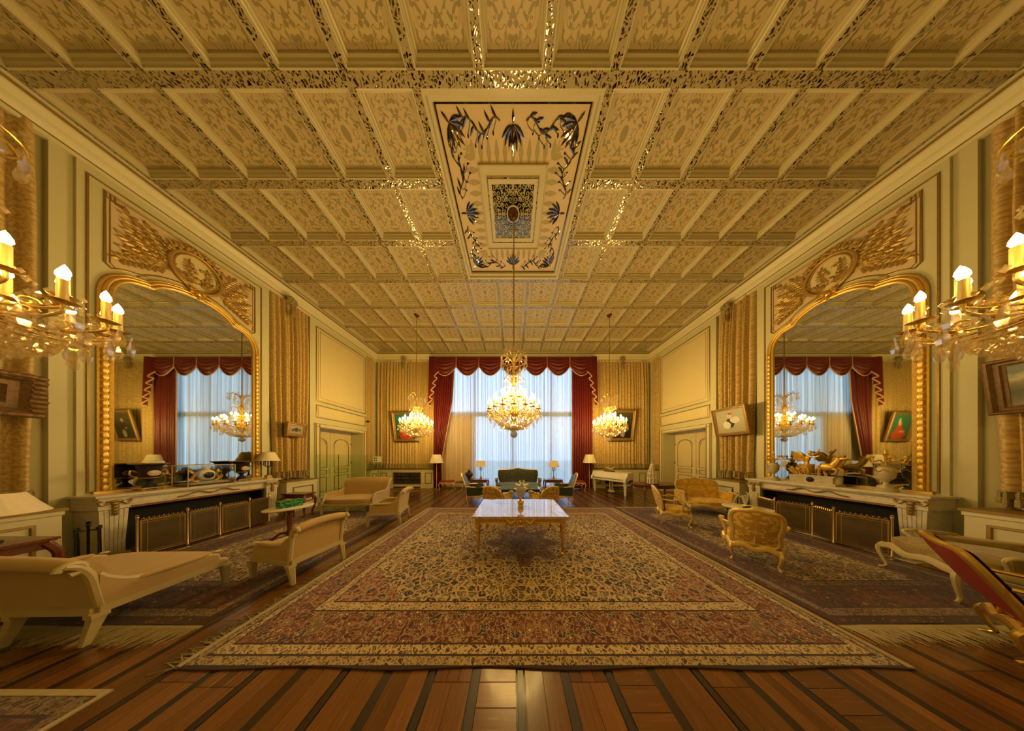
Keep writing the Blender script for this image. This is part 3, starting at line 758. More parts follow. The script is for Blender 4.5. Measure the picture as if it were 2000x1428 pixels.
# red drapes with tails
def drape(s, label, inner):
    root = thing('red_drape', label, 'curtain', (s*3.65, 9.12, 0), 0, 'red velvet drapes')
    folds, S, nz = 9, 8, 24; rd = random.Random(60+s); mb = MB(); dep = [rd.uniform(0.6,1) for _ in range(folds)]; rows = []
    for j in range(nz+1):
        v = j/nz; z = lerp(6.9, 0.03, v); r = []
        xi = inner(v)
        for i in range(folds*S+1):
            u = i/(folds*S); x = lerp(0.585, xi, u)
            h = 0.13*dep[min(folds-1, i//S)]*abs(sin(pi*(i % S)/S))**0.6
            r.append((s*x, -h, z))
        rows.append(r)
    w_ = len(rows[0])
    mb.add([p for r in rows for p in r], [(j*w_+i, j*w_+i+1, (j+1)*w_+i+1, (j+1)*w_+i) for j in range(nz) for i in range(w_-1)])
    mb.build('cloth', VELVET, root, True, 180)
    MB().tube([(s*inner(j/nz), -0.02, lerp(6.9, 0.03, j/nz)) for j in range(nz+1)], 0.022, 6).build('edge_braid', BRAID, root)
    # cascading tail at the outer side
    mb = MB(); br = MB(); F_ = 5; pts_t = []; pts_b = []
    for i in range(F_*2+1):
        u = i/(F_*2); x = s*(0.66-0.30*u + (0.07 if i % 2 else 0)); y = -0.17-0.10*(i % 2)
        pts_t.append((x, y, 6.9)); pts_b.append((s*(0.68-0.42*u+(0.12 if i % 2 else -0.03)), y-0.02, lerp(4.35, 6.15, u)-(0.12 if i % 2 else 0)))
    nr = 8
    g = [[tuple(Vector(a).lerp(Vector(b), j/nr)) for a, b in zip(pts_t, pts_b)] for j in range(nr+1)]
    w_ = len(pts_t)
    mb.add([p for r in g for p in r], [(j*w_+i, j*w_+i+1, (j+1)*w_+i+1, (j+1)*w_+i) for j in range(nr) for i in range(w_-1)])
    t_ = mb.build('tail', VELVET, root, True, 60)
    br.tube(bez([(p[0], p[1]-0.012, p[2]) for p in pts_b], 4), 0.026, 6); br.build('tail_braid', BRAID, t_)
    return root
drape(-1, 'dark red velvet drape tied aside left of the great window', lambda v: lerp(-0.55, -0.42, min(1, v*3)) if v < 0.33 else lerp(-0.42, 0.16, min(1, (v-0.33)/0.45)) if v < 0.78 else lerp(0.16, 0.10, (v-0.78)/0.22))
drape(1, 'bright red velvet drape hanging straight right of the great window', lambda v: lerp(-0.52, -0.50, v))
val = thing('swag_valance', 'red velvet valance of seven swags above the great window', 'valance', (0, 9.02, 0))
NS = 7; SW = 8.36/NS
for i in range(NS):
    xc = -4.18+SW*(i+0.5); mb = MB()
    def fn(u, v):
        q = 2*u-1; zb = lerp(5.93, 6.42, abs(q)**1.9); z = lerp(6.93, zb, v)
        h = 0.05+0.10*sin(pi*min(1, v))*(1-q*q) + 0.035*sin(v*2*pi*5.2+0.6)*(1-abs(q)**3)*v**0.5
        return (q*SW/2*0.995, -h, z)
    mb.grid(fn, 18, 40); sw = mb.build('swag', VELVET, val, True, 180, loc=(xc, 0, 0))
    MB().tube([(p[0], p[1]-0.01, p[2]) for p in (fn(k/18, 1.0) for k in range(19))], 0.02, 6).build('swag_braid', BRAID, sw)
for i in range(NS+1):
    x = -4.18+SW*i
    MB().tube([(x,-0.07,6.93),(x,-0.075,6.45)], 0.014, 6).lathe([(0,0.06),(0.03,0.03),(0.02,0),(0.04,-0.08),(0,-0.1)], 7, (x,-0.075,6.43)).build('swag_cord', BRAID, val)

# ================================================================= RADIATOR CABINETS
def cabinet(name, label, x0, x1, loc, rz, grille=None, pans=(), h=1.0, dep=0.24, group='low radiator cabinets under the curtains'):
    # local: x along the wall, front towards -y, back at y=0
    r = thing(name, label, 'cabinet', loc, rz, group)
    MB().box(x0, x1, -dep, 0, 0.0, h-0.04).build('body', CREAM, r, False)
    MB().box(x0-0.03, x1+0.03, -dep-0.035, 0, h-0.04, h).build('top_slab', LINE, r, False)
    MB().box(x0-0.01, x1+0.01, -dep-0.02, 0, h-0.10, h-0.04).build('cornice_strip', CREAM, r, False)
    MB().box(x0-0.012, x1+0.012, -dep-0.015, 0, 0.0, 0.10).build('plinth', CREAM, r, False)
    for a, b in pans:
        MB().frame(a, b, 0.24, h-0.2, [(0,0),(0.006,0.016),(0.03,0.02),(0.04,0)], 1, -dep, -1).build('panel_moulding', LINE, r)
    if grille:
        a, b = grille
        g = MB().box(a, b, -dep-0.004, -dep+0.02, 0.24, h-0.2).build('grille_shade_panel', BLACK, r, False)  # black slab on the solid body, standing in for shade behind the grille
        MB().frame(a-0.03, b+0.03, 0.21, h-0.17, [(0,0),(0.006,0.022),(0.03,0.028),(0.04,0)], 1, -dep, -1).build('grille_frame', LINE, r)
        gm = MB(); m = max(3, round((b-a)/0.19))
        for i in range(m):
            for j in range(3):
                cx = a+(i+0.5)*(b-a)/m; cz = 0.24+(j+0.5)*(h-0.44)/3
                pts = [(cx+0.085*(1-0.75*t/14)*cos(0.75*t+i*1.7+j), -dep-0.012, cz+0.085*(1-0.75*t/14)*sin(0.75*t+i*1.7+j)) for t in range(15)]
                gm.tube(pts, 0.010, 4)
        gm.build('scroll_grille', BRONZE, r)
        MB().box(a, b, -dep-0.022, -dep-0.01, 0.02, 0.09).build('slot_shade_strip', BLACK, r, False)  # black strip on the plinth, standing in for the shade of a slot
    return r
cabinet('radiator_cabinet', 'cream radiator cabinet with scroll grille under the curtains left of the window', -7.22, -4.22, (0, 9.40, 0), 0, (-6.40,-4.95), ((-7.1,-6.75),(-4.72,-4.36)), 1.03, 0.26)
cabinet('radiator_cabinet', 'cream radiator cabinet with scroll grille behind the piano', 4.22, 7.22, (0, 9.40, 0), 0, (4.95,6.40), ((4.36,4.72),(6.75,7.1)), 1.03, 0.26)
for s, w in ((-1,'left'),(1,'right')):
    rz = pi/2 if s < 0 else -pi/2                              # front (-y) turned towards the room
    cabinet('radiator_cabinet', 'cream panelled cabinet between the %s fireplace and the %s door' % (w, w), -0.40, 0.40, (s*7.52, 5.60, 0), rz, None, ((-0.26,0.30) if s < 0 else (-0.30,0.26),), 0.98, 0.62)
    cabinet('radiator_cabinet', 'cream panelled cabinet near the viewer below the %s wall curtain' % w, -0.46, 0.46, (s*7.52, 2.15, 0), rz, None, ((-0.34,0.32),), 0.98, 0.62)
    cabinet('radiator_cabinet', 'small cream cabinet under the %s corner curtain' % w, -0.22, 0.22, (s*7.52, 8.88, 0), rz, None, ((-0.14,0.14),), 1.03, 0.30)

# ================================================================= FIREPLACES
def fireplace(s, label, glabel):
    rz = -pi/2 if s < 0 else pi/2                              # local +y points into the room
    r = thing('fireplace', label, 'fireplace', (s*7.42, 3.96, 0), rz)
    D = 0.44
    MB().box(-1.13, 1.13, 0, D+0.06, 1.06, 1.10).box(-1.10, 1.10, 0, D+0.03, 1.03, 1.06).build('mantel_shelf', MARBLE, r, False)
    MB().box(-1.08, 1.08, 0, D-0.03, 0.87, 1.03).build('frieze', MARBLE, r, False)
    MB().frame(-0.84, 0.84, 0.895, 1.01, [(0,0),(0.005,0.008),(0.014,0.008),(0.018,0)], 1, D-0.03, 1).build('frieze_moulding', MARBLE, r)
    MB().box(-0.86, 0.86, D-0.07, D-0.028, 0.83, 0.87).build('rust_marble_band', mat('rust_marble', (0.22,0.09,0.035), 0.3, var=0.4, vs_=20) if s < 0 else bpy.data.materials['rust_marble'], r, False)
    MB().box(-0.86, 0.86, 0.012, 0.03, 0, 0.84).build('firebox_back', BLACK, r, False)
    for q in (-1, 1): MB().box(min(q*0.83,q*0.86), max(q*0.83,q*0.86), 0.03, D-0.07, 0, 0.84).build('firebox_cheek', BLACK, r, False)
    MB().box(-0.86, 0.86, 0.03, D-0.07, 0.835, 0.85).build('firebox_lintel', BLACK, r, False)
    for q in (-1, 1):
        p = MB(); x0, x1 = sorted((q*0.86, q*1.09))
        p.box(x0+0.015, x1-0.015, 0, D-0.022, 0, 0.87)
        p.box(x0-0.012, x1+0.012, 0, D+0.02, 0, 0.06)
        pil = p.build('pilaster', MARBLE, r, False)
        f = MB(); m = 6; cxm = (x0+x1)/2
        for i in range(m):
            a = x0+(x1-x0)*(i+0.06)/m; b = x0+(x1-x0)*(i+0.94)/m
            f.add([(cxm+(a-cxm)*0.76,D-0.03,0.06),(cxm+(b-cxm)*0.76,D-0.03,0.06),(cxm+(b-cxm)*0.76,D-0.012,0.06),(cxm+(a-cxm)*0.76,D-0.012,0.06),
                   (a,D-0.03,0.84),(b,D-0.03,0.84),(b,D+0.008,0.84),(a,D+0.008,0.84)],
                  [(3,2,1,0),(4,5,6,7),(0,1,5,4),(1,2,6,5),(2,3,7,6),(3,0,4,7)])
        f.build('reeding', MARBLE, pil, False)
        MB().box(x0-0.008, x1+0.008, 0, D+0.02, 0.85, 1.03).build('pilaster_block', MARBLE, pil, False)
        o = MB(); cx = (x0+x1)/2
        for e in (0, 1):
            if e: o.M = Matrix.Translation((q*1.10, 0, 0)) @ Matrix.Rotation(-q*pi/2, 4, 'Z') @ Matrix.Translation((0, -D-0.02+0.005, 0)) ; cx_ = q*0.2
            else: cx_ = cx
            o.sup((cx_, D+0.03, 0.985), (0.075,0.024,0.026), 1, 10, 6)
            for k in range(4): o.sup((cx_, D+0.032, 0.94-0.055*k), (0.036-0.004*k,0.024,0.038), 1, 8, 6)
            for g in (-1, 1):
                o.tube(bez([(cx_+g*0.04,D+0.03,0.98),(cx_+g*0.09,D+0.035,0.93),(cx_+g*0.125,D+0.03,0.965),(cx_+g*0.115,D+0.028,1.005),(cx_+g*0.095,D+0.028,0.985)], 5), 0.013, 6)
        o.build('husk_ornament', LINE, pil)
    g = MB()
    pts = bez([(-0.40,D-0.01,0.92),(-0.30,D,0.935),(-0.20,D,0.985),(-0.14,D,0.985),(0,D,0.935),(0.14,D,0.985),(0.20,D,0.985),(0.30,D,0.935),(0.40,D-0.01,0.92)], 6)
    g.tube(pts, [0.012+0.003*(i % 2) for i in range(len(pts))], 7); g.build('garland', LINE, r)
    MB().box(-1.15, 1.15, D-0.05, D+0.36, -0.0005, 0.008).build('hearth_slab', MARBLE if s > 0 else W_RED, r, False)
    # fire screen in front
    fs = thing('fire_screen', glabel, 'fire screen', (s*7.42, 3.96, 0.009), rz)
    if s < 0: PP = [(0.98,0.86),(0.56,0.94),(0.16,0.90),(-0.24,0.94),(-0.64,0.84)]
    else: PP = [(-0.98,0.80),(-0.50,0.92),(-0.14,0.72),(0.28,0.92),(0.70,0.74)]
    for (x, y) in PP:
        MB().lathe([(0.0,0),(0.018,0),(0.018,0.02),(0.013,0.03),(0.013,0.68),(0.020,0.685),(0.012,0.70),(0.019,0.72),(0,0.74)], 10, (x,y,0)).build('screen_post', BRASS, fs)
    for i in range(4):
        (xa, ya), (xb, yb) = PP[i], PP[i+1]; L = hypot(xb-xa, yb-ya); a = atan2(yb-ya, xb-xa)
        p = MB().box(0.02, L-0.02, -0.004, 0.004, 0.03, 0.63).build('mesh_panel', MESH, fs, False, loc=(xa, ya, 0), rz=a)
        fm_ = MB().frame(0.02, L-0.02, 0.03, 0.63, [(0,-0.008),(0.014,-0.008),(0.014,0.008),(0,0.008)], 1)
        for x in (0.075, L-0.075): fm_.box(x-0.003, x+0.003, -0.007, 0.007, 0.04, 0.62)
        for z in (0.07, 0.585): fm_.box(0.03, L-0.03, -0.007, 0.007, z-0.003, z+0.003)
        fm_.build('brass_bars', BRASS, p, False)
        t = MB()
        for k in range(9):
            x = 0.03+(L-0.06)*(k+0.5)/9
            t.tube([(x-0.02+0.04*j/6, 0, 0.645+0.018*sin(j*pi/3)) for j in range(7)], 0.005, 5)
            t.sup((x,0,0.668), (0.008,0.006,0.008), 1, 6, 4)
        t.build('scroll_rail', BRASS, p)
    return r
n = NT('bronze_wire_mesh'); o = n.obj(); x, y, z = n.sep(o)
wv = n.mul(n.m_('SINE', n.mul(x, 900)), n.m_('SINE', n.mul(z, 900)))
MESH = n.done(n.pbr(n.mix(n.noise(o, 6, 2), (0.05,0.032,0.010), (0.15,0.10,0.03)), 0.5, 0.5, n.bump(wv, 0.3, 0.003)))
fireplace(-1, 'white marble fireplace with reeded pilasters under the left mirror', 'four panel brass fire screen at the left fireplace')
fireplace(1, 'white marble fireplace with reeded pilasters under the right mirror', 'four panel brass fire screen zigzagging at the right fireplace')

# ================================================================= OVERMANTEL MIRRORS
OUT = [(0.865,4.70),(0.85,4.86),(0.80,5.02),(0.70,5.14),(0.58,5.19),(0.50,5.21),(0.47,5.25),(0.42,5.31),(0.32,5.385),(0.17,5.44),(0.0,5.46)]
def outl(off=0.0, zlow=1.13, n_=5):
    h = bez([(a, b, 0) for a, b in OUT], n_); h = [(p[0], p[1]) for p in h]
    full = [(h[0][0], zlow)] + h + [(-a, b) for a, b in reversed(h[:-1])] + [(-h[0][0], zlow)]
    if off:
        out = []
        for i, p in enumerate(full):
            a = full[max(i-1,0)]; b = full[min(i+1,len(full)-1)]; d = Vector((b[0]-a[0], b[1]-a[1])).normalized()
            out.append((p[0]+d.y*off, p[1]-d.x*off))
        full = out
    return full
def leafspray(mb, base, tips, y, L=0.12, W=0.05):
    for tip, bend in tips:
        c = bez([(base[0], y, base[1]), ((base[0]+tip[0])/2+bend[0], y+0.012, (base[1]+tip[1])/2+bend[1]), (tip[0], y+0.01, tip[1])], 9)
        mb.tube(c, [0.010*(1-0.7*i/(len(c)-1)) for i in range(len(c))], 5)
        for i in range(4, len(c)-1, 2):
            d = Vector(c[i+1])-Vector(c[i-1]); d.normalize(); pr = Vector((-d.z, 0, d.x))
            for g in (-1, 1): mb.leaf((c[i][0], y+0.01, c[i][2]), d*0.9+pr*g*0.75, (0,1,0), L, W, 0.014, 0.25*g)
        d = Vector(c[-1])-Vector(c[-3]); mb.leaf((c[-1][0], y+0.01, c[-1][2]), d, (0,1,0), L, W, 0.014)
ROSE = mat('rose_cream_paint', (0.62,0.47,0.26), 0.55, var=0.05, vs_=4)
def fix_(o): fixn(o.data); return o
def overmantel(s, label):
    rz = -pi/2 if s < 0 else pi/2
    r = thing('overmantel_mirror', label, 'mirror', (s*7.42, 4.0, 0), rz)
    MB().prism([(a, b) for a, b in outl()], 1, 0.004, 0.018).build('mirror_glass', MIRROR, r, False)
    f = MB(); o1 = outl(0.0); o2 = outl(0.05); o3 = outl(0.09)
    f.tube([(a, 0.03, b) for a, b in o1], 0.026, 6); f.tube([(a, 0.030, b) for a, b in o2], 0.028, 8); f.tube([(a, 0.024, b) for a, b in o3], 0.018, 6)
    fr = f.build('gilt_frame', GILT, r)
    for q in (-1, 1):                                         # bound-ribbon carving up the two sides
        g = MB()
        for k in range(30):
            z = 1.2+k*0.118; g.sup((q*0.915, 0.052, z), (0.030,0.020,0.058), 0.8, 8, 6)
            g.leaf((q*0.915-0.03, 0.062, z-0.05), (0.5,0,0.9), (0,1,0), 0.085, 0.02)
        g.build('ribbon_carving', GILT, fr)
    MB().box(-1.0, 1.0, 0.0, 0.05, 1.10, 1.14).build('gilt_sill', GILT, r, False)
    m = MB(); lo = [(a, b) for a, b in outl(0.17, 4.4, 4)]
    ii = [p for p in lo if p[1] > 5.02 and abs(p[0]) < 0.86]
    pts = [(0.90, 5.30)] + ii + [(-0.90, 5.30), (-0.90, 6.60), (0.90, 6.60)]
    m.tube([(a, 0.008, b) for a, b in pts], 0.014, 6, True); m.tube([(a*0.955, 0.006, b-0.03 if b > 6 else b+0.03) for a, b in pts], 0.008, 5, True)
    m.build('panel_moulding', LINE, r)
    low = sorted([(0.89, 5.30)]+ii+[(-0.89, 5.30)], reverse=True); nl = len(low)-1
    fix_(MB().slab(lambda u, v: (low[round(u*nl)][0], 0.004, lerp(low[round(u*nl)][1], 6.59, v)), nl, 1, (0,-0.0035,0)).build('panel_ground', ROSE, r, False))
    m = MB().frame(-1.04, 1.04, 1.12, 6.72, [(0,0),(0.006,0.016),(0.02,0.02),(0.028,0)], 1, 0, 1); m.build('outer_moulding', LINE, r)
    for q in (-1, 1):
        m = MB()
        for k in range(3): m.tube([(q*(0.89-0.035*k), 0.012, 6.60), (q*(0.89-0.035*k), 0.012, 6.50-0.02*k), (q*(0.75-0.02*k), 0.012, 6.50-0.02*k)], 0.008, 5)
        m.build('corner_fret', LINE, r)
    # oval cartouche with relief
    CZ = 6.03; ca = MB()
    ca.tube([(0.325*cos(t*pi/24), 0.03, CZ+0.40*sin(t*pi/24)) for t in range(48)], 0.034, 8, True)
    ca.tube([(0.275*cos(t*pi/24), 0.022, CZ+0.345*sin(t*pi/24)) for t in range(48)], 0.014, 6, True)
    c = ca.build('oval_cartouche', ANTQ, r)
    MB().prism([(0.28*cos(t*pi/16), CZ+0.35*sin(t*pi/16)) for t in range(32)], 1, 0.002, 0.012).build('oval_ground', PANEL, c, False)
    rd = random.Random(5); rl_ = MB()
    leafspray(rl_, (0.0, CZ-0.24), [((0.18,CZ-0.16),(0.02,-0.03)), ((-0.18,CZ-0.12),(-0.02,-0.03)), ((-0.14,CZ+0.16),(-0.08,0)), ((0.10,CZ+0.18),(0.06,0))], 0.014, 0.075, 0.035)
    for k in range(14): rl_.sup((rd.uniform(-0.13,0.13), 0.022, CZ+rd.uniform(-0.2,0.15)), (0.03,0.02,0.035), 1, 7, 5)
    rl_.build('relief_figures', ANTQ, c)
    cr = MB()                                                 # flower crest over the oval and mask below it
    for k in range(26):
        a = radians(25+130*k/25); q = 1.0+0.05*sin(k*2.2)
        cr.sup((0.385*q*cos(a), 0.05+0.015*sin(k*1.7), CZ+0.47*q*sin(a)), (0.036,0.03,0.036), 1, 7, 5)
        cr.leaf((0.37*cos(a), 0.04, CZ+0.45*sin(a)), (cos(a+0.7*sin(k*3)), 0.2, sin(a+0.7*sin(k*3))), (0,1,0), 0.11, 0.045, 0.012)
    cr.build('flower_crest', ANTQ, r)
    mk = MB(); mk.sup((0,0.06,5.57), (0.05,0.035,0.07), 1, 10, 8)
    for q in (-1, 1):
        for k in range(4): mk.leaf((q*0.03,0.05,5.60-0.02*k), (q*(0.9-0.15*k),0.1,0.5-0.4*k), (0,1,0), 0.13, 0.05, 0.02)
    mk.leaf((0,0.06,5.54), (0,0,-1), (0,1,0), 0.12, 0.06, 0.02)
    mk.build('mask', GOLD, r)
    for q in (-1, 1):
        sp = MB()
        leafspray(sp, (q*0.30, 5.80), [((q*0.72,6.42),(q*0.06,-0.12)), ((q*0.62,6.30),(0,-0.02)), ((q*0.74,5.94),(0,-0.08)), ((q*0.70,6.14),(0,-0.05)), ((q*0.52,6.40),(-q*0.04,0)), ((q*0.72,5.72),(0,-0.05)), ((q*0.78,5.50),(q*0.02,-0.02))], 0.012, 0.115, 0.062)
        for k in range(4): sp.sup((q*(0.42+0.07*k), 0.03, 5.86+0.1*k+0.05*sin(k*4)), (0.045,0.028,0.045), 1, 8, 6)
        sp.build('leaf_spray', ANTQ, r)
    return r
overmantel(-1, 'tall arched gilt mirror with oval cartouche over the left fireplace')
overmantel(1, 'tall arched gilt mirror with oval cartouche over the right fireplace')

# ================================================================= CHANDELIERS
drop = MB().lathe([(0.0,0.0),(0.012,-0.012),(0.010,-0.03),(0.026,-0.08),(0.042,-0.125),(0.032,-0.165),(0.0,-0.19)], 6, sy=0.5).mesh('crystal_drop', CRYSTAL, False)
sdrop = MB().lathe([(0.0,0.0),(0.007,-0.01),(0.006,-0.02),(0.016,-0.05),(0.022,-0.075),(0.0,-0.105)], 6, sy=0.5).mesh('small_crystal_drop', CRYSTAL, False)
cand = MB().lathe([(0.0,0),(0.024,0),(0.024,0.012),(0.019,0.016),(0.019,0.155),(0.0,0.158)], 10).mesh('candle_sleeve', CANDLE)
flam = MB().lathe([(0.0,0),(0.013,0.003),(0.0225,0.026),(0.020,0.050),(0.010,0.078),(0.0,0.098)], 8).mesh('flame_bulb', FLAMEM)
flamd = MB().lathe([(0.0,0),(0.013,0.003),(0.0225,0.026),(0.020,0.050),(0.010,0.078),(0.0,0.098)], 8).mesh('dim_flame_bulb', FLAMED)
def arm_mesh(r, zc, nm, z0=0.50, r0=0.05):
    a = MB()
    a.tube(bez([(r0,0,z0),(r*0.35,0,z0-0.12),(r*0.72,0,zc-0.14),(r*0.98,0,zc-0.07),(r,0,zc)], 5), 0.009, 6)
    a.tube([(r*0.75+0.04*(1-t/10*0.8)*cos(t*0.7), 0, zc-0.09+0.04*(1-t/10*0.8)*sin(t*0.7)) for t in range(11)], 0.006, 5)
    a.lathe([(0.0,0),(0.02,0.0),(0.052,0.012),(0.056,0.018),(0.02,0.012),(0.016,0.03),(0,0.03)], 12, (r,0,zc))
    return a.mesh(nm, GOLD)
TIERS = [(0.58, 0.52, 16, 0.0), (0.42, 0.66, 10, 0.3), (0.22, 0.80, 6, 0.15)]
ARMS = [arm_mesh(t[0], t[1], 'arm', 0.55 if i == 0 else 0.62 if i == 1 else 0.72) for i, t in enumerate(TIERS)]
def chandelier(label, loc, zc, fl_=None):
    r = thing('chandelier', label, 'chandelier', loc, 0, 'crystal candle chandeliers'); x, y, z = loc
    H = zc-z
    MB().lathe([(0,-0.13),(0.03,-0.12),(0.05,-0.06),(0.12,-0.02),(0.13,0.0),(0,0)], 16, (0,0,H)).build('ceiling_canopy', mat('dark_rose_bronze', (0.10,0.035,0.02), 0.35, 0.6) if not bpy.data.materials.get('dark_rose_bronze') else bpy.data.materials['dark_rose_bronze'], r)
    MB().tube([(0,0,1.75),(0,0,H-0.1)], 0.013, 8).build('rod', LINE, r)
    st = MB().lathe([(0.0,0.10),(0.03,0.12),(0.07,0.2),(0.03,0.28),(0.05,0.34),(0.12,0.42),(0.13,0.5),(0.05,0.60),(0.03,0.7),(0.06,0.78),(0.09,0.9),(0.045,1.02),(0.03,1.1),(0.055,1.2),(0.065,1.3),(0.03,1.42),(0.025,1.55),(0.045,1.64),(0.05,1.72),(0.02,1.78),(0.012,1.9),(0,1.92)], 14)
    st.build('stem', GOLD, r)
    MB().sup((0,0,0.0), (0.085,0.085,0.085), 1, 18, 12).lathe([(0.012,0.08),(0.03,0.10),(0.012,0.13),(0,0.13)], 10).build('crystal_ball', BALLM, r)
    for ti, (rr_, zz, nn, ph) in enumerate(TIERS):
        for k in range(nn):
            a = ph+2*pi*k/nn; ao = link('arm', ARMS[ti], r, rz=a)
            link('candle', cand, ao, (rr_, 0, zz+0.025)); link('flame', fl_ or flam, ao, (rr_, 0, zz+0.18))
    for k in range(16):
        a = 2*pi*k/16
        for rr_, zz, da in ((0.63, 0.52, 0.0), (0.56, 0.44, pi/16), (0.46, 0.32, 0.0)):
            if rr_ == 0.46 and k % 2: continue
            link('crystal_drop', drop, r, (rr_*cos(a+da), rr_*sin(a+da), zz), a+da+pi/2)
    for k in range(12):
        a = 2*pi*k/12
        link('crystal_drop', drop, r, (0.30*cos(a), 0.30*sin(a), 1.72), a+pi/2)
        link('crystal_drop', sdrop, r, (0.20*cos(a+0.2), 0.20*sin(a+0.2), 1.50), a+pi/2)
    o = link('crystal_strands', STRANDS, r); o['kind'] = 'stuff'
    cw = MB(); cm = MB()
    for k in range(12):
        a = 2*pi*k/12; c, s_ = cos(a), sin(a)
        cw.tube(bez([(0.03*c,0.03*s_,1.66),(0.16*c,0.16*s_,1.82),(0.26*c,0.26*s_,1.80),(0.30*c,0.30*s_,1.73)], 4), 0.006, 5)
        if k % 2: cm.tube(bez([(0.04*c,0.04*s_,1.15),(0.14*c,0.14*s_,1.30),(0.22*c,0.22*s_,1.28),(0.25*c,0.25*s_,1.20)], 4), 0.006, 5)
    cw.tube(arc((0,0), 0.30, 0, 2*pi, 36, h=1.73)[:-1], 0.006, 5, True); cm.tube(arc((0,0), 0.17, 0, 2*pi, 24, h=1.27)[:-1], 0.006, 5, True)
    cw.build('crown_branches', GOLD, r); cm.build('middle_branches', GOLD, r)
    return r
BALLM = mat('milky_crystal_ball', (0.75,0.72,0.66), 0.12, 0.0, Transmission_Weight=0.35)
sm = MB(); rd = random.Random(9)
def bead(c, q): sm.add([(c[0]+q,c[1],c[2]),(c[0],c[1]+q,c[2]),(c[0]-q,c[1],c[2]),(c[0],c[1]-q,c[2]),(c[0],c[1],c[2]+q*1.5),(c[0],c[1],c[2]-q*1.9)],
                       [(0,1,4),(1,2,4),(2,3,4),(3,0,4),(1,0,5),(2,1,5),(3,2,5),(0,3,5)])
for k in range(36):
    a0 = 2*pi*k/36
    for i in range(15):
        t = i/14; R_ = lerp(0.57, 0.07, t**0.85); z = lerp(0.46, 0.14, t)-0.10*sin(pi*t)+rd.uniform(-0.02,0.02)
        bead((R_*cos(a0+rd.uniform(-0.05,0.05)), R_*sin(a0+rd.uniform(-0.05,0.05)), z), rd.uniform(0.016,0.028))
for R_, z, m in ((0.50,0.56,40),(0.36,0.68,30),(0.18,0.84,18),(0.14,1.0,14),(0.16,1.16,14),(0.25,1.22,18),(0.12,1.36,12),(0.10,1.48,10),(0.30,1.80,24),(0.2,1.86,12),(0.22,0.95,16),(0.55,0.62,30)):
    for k in range(m): bead((R_*cos(2*pi*k/m), R_*sin(2*pi*k/m), z+rd.uniform(-0.05,0.05)), rd.uniform(0.012,0.02))
for k in range(12):                                            # swags from crown to the middle tier
    a = 2*pi*k/12
    for i in range(1, 9):
        t = i/9; R_ = lerp(0.29, 0.12, t)-0.05*sin(pi*t); bead((R_*cos(a), R_*sin(a), lerp(1.70, 1.22, t)), 0.010)
        if k % 2: R_ = lerp(0.12, 0.40, t)-0.08*sin(pi*t); bead((R_*cos(a), R_*sin(a), lerp(1.18, 0.74, t)), 0.011)
STRANDS = sm.mesh('crystal_strands', CRYSTAL, False)
chandelier('large crystal chandelier hanging over the middle of the main carpet', (0.02, 3.96, 2.27), 7.40)
for x, y, lab in ((-3.88,6.875,'crystal chandelier at the back before the portrait on green'),(3.88,6.875,'crystal chandelier at the back above the white piano'),
                  (-3.88,1.045,'near crystal chandelier cut off by the left edge of the picture'),(3.88,1.045,'near crystal chandelier cut off by the right edge of the picture')):
    chandelier(lab, (x, y, 2.40), 7.44, flamd if y < 2 else None)

# ================================================================= CARPETS
CRM = (0.60,0.43,0.20); NAVY = (0.030,0.024,0.028); BRN = (0.06,0.032,0.018); RED = (0.11,0.030,0.020); TAN = (0.17,0.105,0.05)
DK = [(0.0,NAVY),(0.3,BRN),(0.55,(0.14,0.10,0.06)),(0.7,RED),(0.85,TAN)]
RB_ = [(0.0,(0.095,0.020,0.014)),(0.35,(0.145,0.034,0.020)),(0.6,(0.19,0.055,0.032)),(0.8,NAVY),(0.92,TAN)]
GB = [(0.0,BRN),(0.4,(0.20,0.11,0.05)),(0.7,NAVY),(0.88,RED)]
def rug(name, label, x0, x1, y0, y1, mt, th=0.014, group=None):
    cx, cy = (x0+x1)/2, (y0+y1)/2; hx, hy = (x1-x0)/2, (y1-y0)/2
    r = thing(name, label, 'carpet', (cx, cy, 0.0005), 0, group)
    def fn(u, v):
        x = lerp(-hx, hx, u); y = lerp(-hy, hy, v); e = 1 if (u in (0,1) or v in (0,1)) else 0
        return (x+0.008*sin(y*5+cx)*(u in (0,1)), y+0.012*sin(x*4.1+cy)*(v in (0,1)), th-(0.004 if e else 0)+0.0012*sin(x*7)*sin(y*6))
    MB().slab(fn, 40, 30, (0,0,-th*0.75)).build('pile', mt, r)
    return r
def fringe(r, name, x0, x1, y0, y1, nrm, L, cnt, seed):
    rd = random.Random(seed); mb = MB()
    for i in range(cnt):
        t = i/cnt; p = Vector((lerp(x0,x1,t), lerp(y0,y1,t), 0.004)); d = Vector((*nrm,0))+Vector((rd.uniform(-0.45,0.45), rd.uniform(-0.45,0.45), 0))
        d.normalize(); q = Vector((-d.y, d.x, 0)); l = L*rd.uniform(0.6,1.1); b = rd.uniform(-0.3,0.3)
        mb.tube([p, p+d*l*0.5+q*b*l*0.3+Vector((0,0,0.006)), p+d*l+q*b*l*0.8], [0.0045,0.004,0.002], 3)
    o = mb.build(name, FRINGE, r); o['kind'] = 'stuff'; return o
x0, x1, y0, y1 = CARPET; hx, hy = (x1-x0)/2, (y1-y0)/2
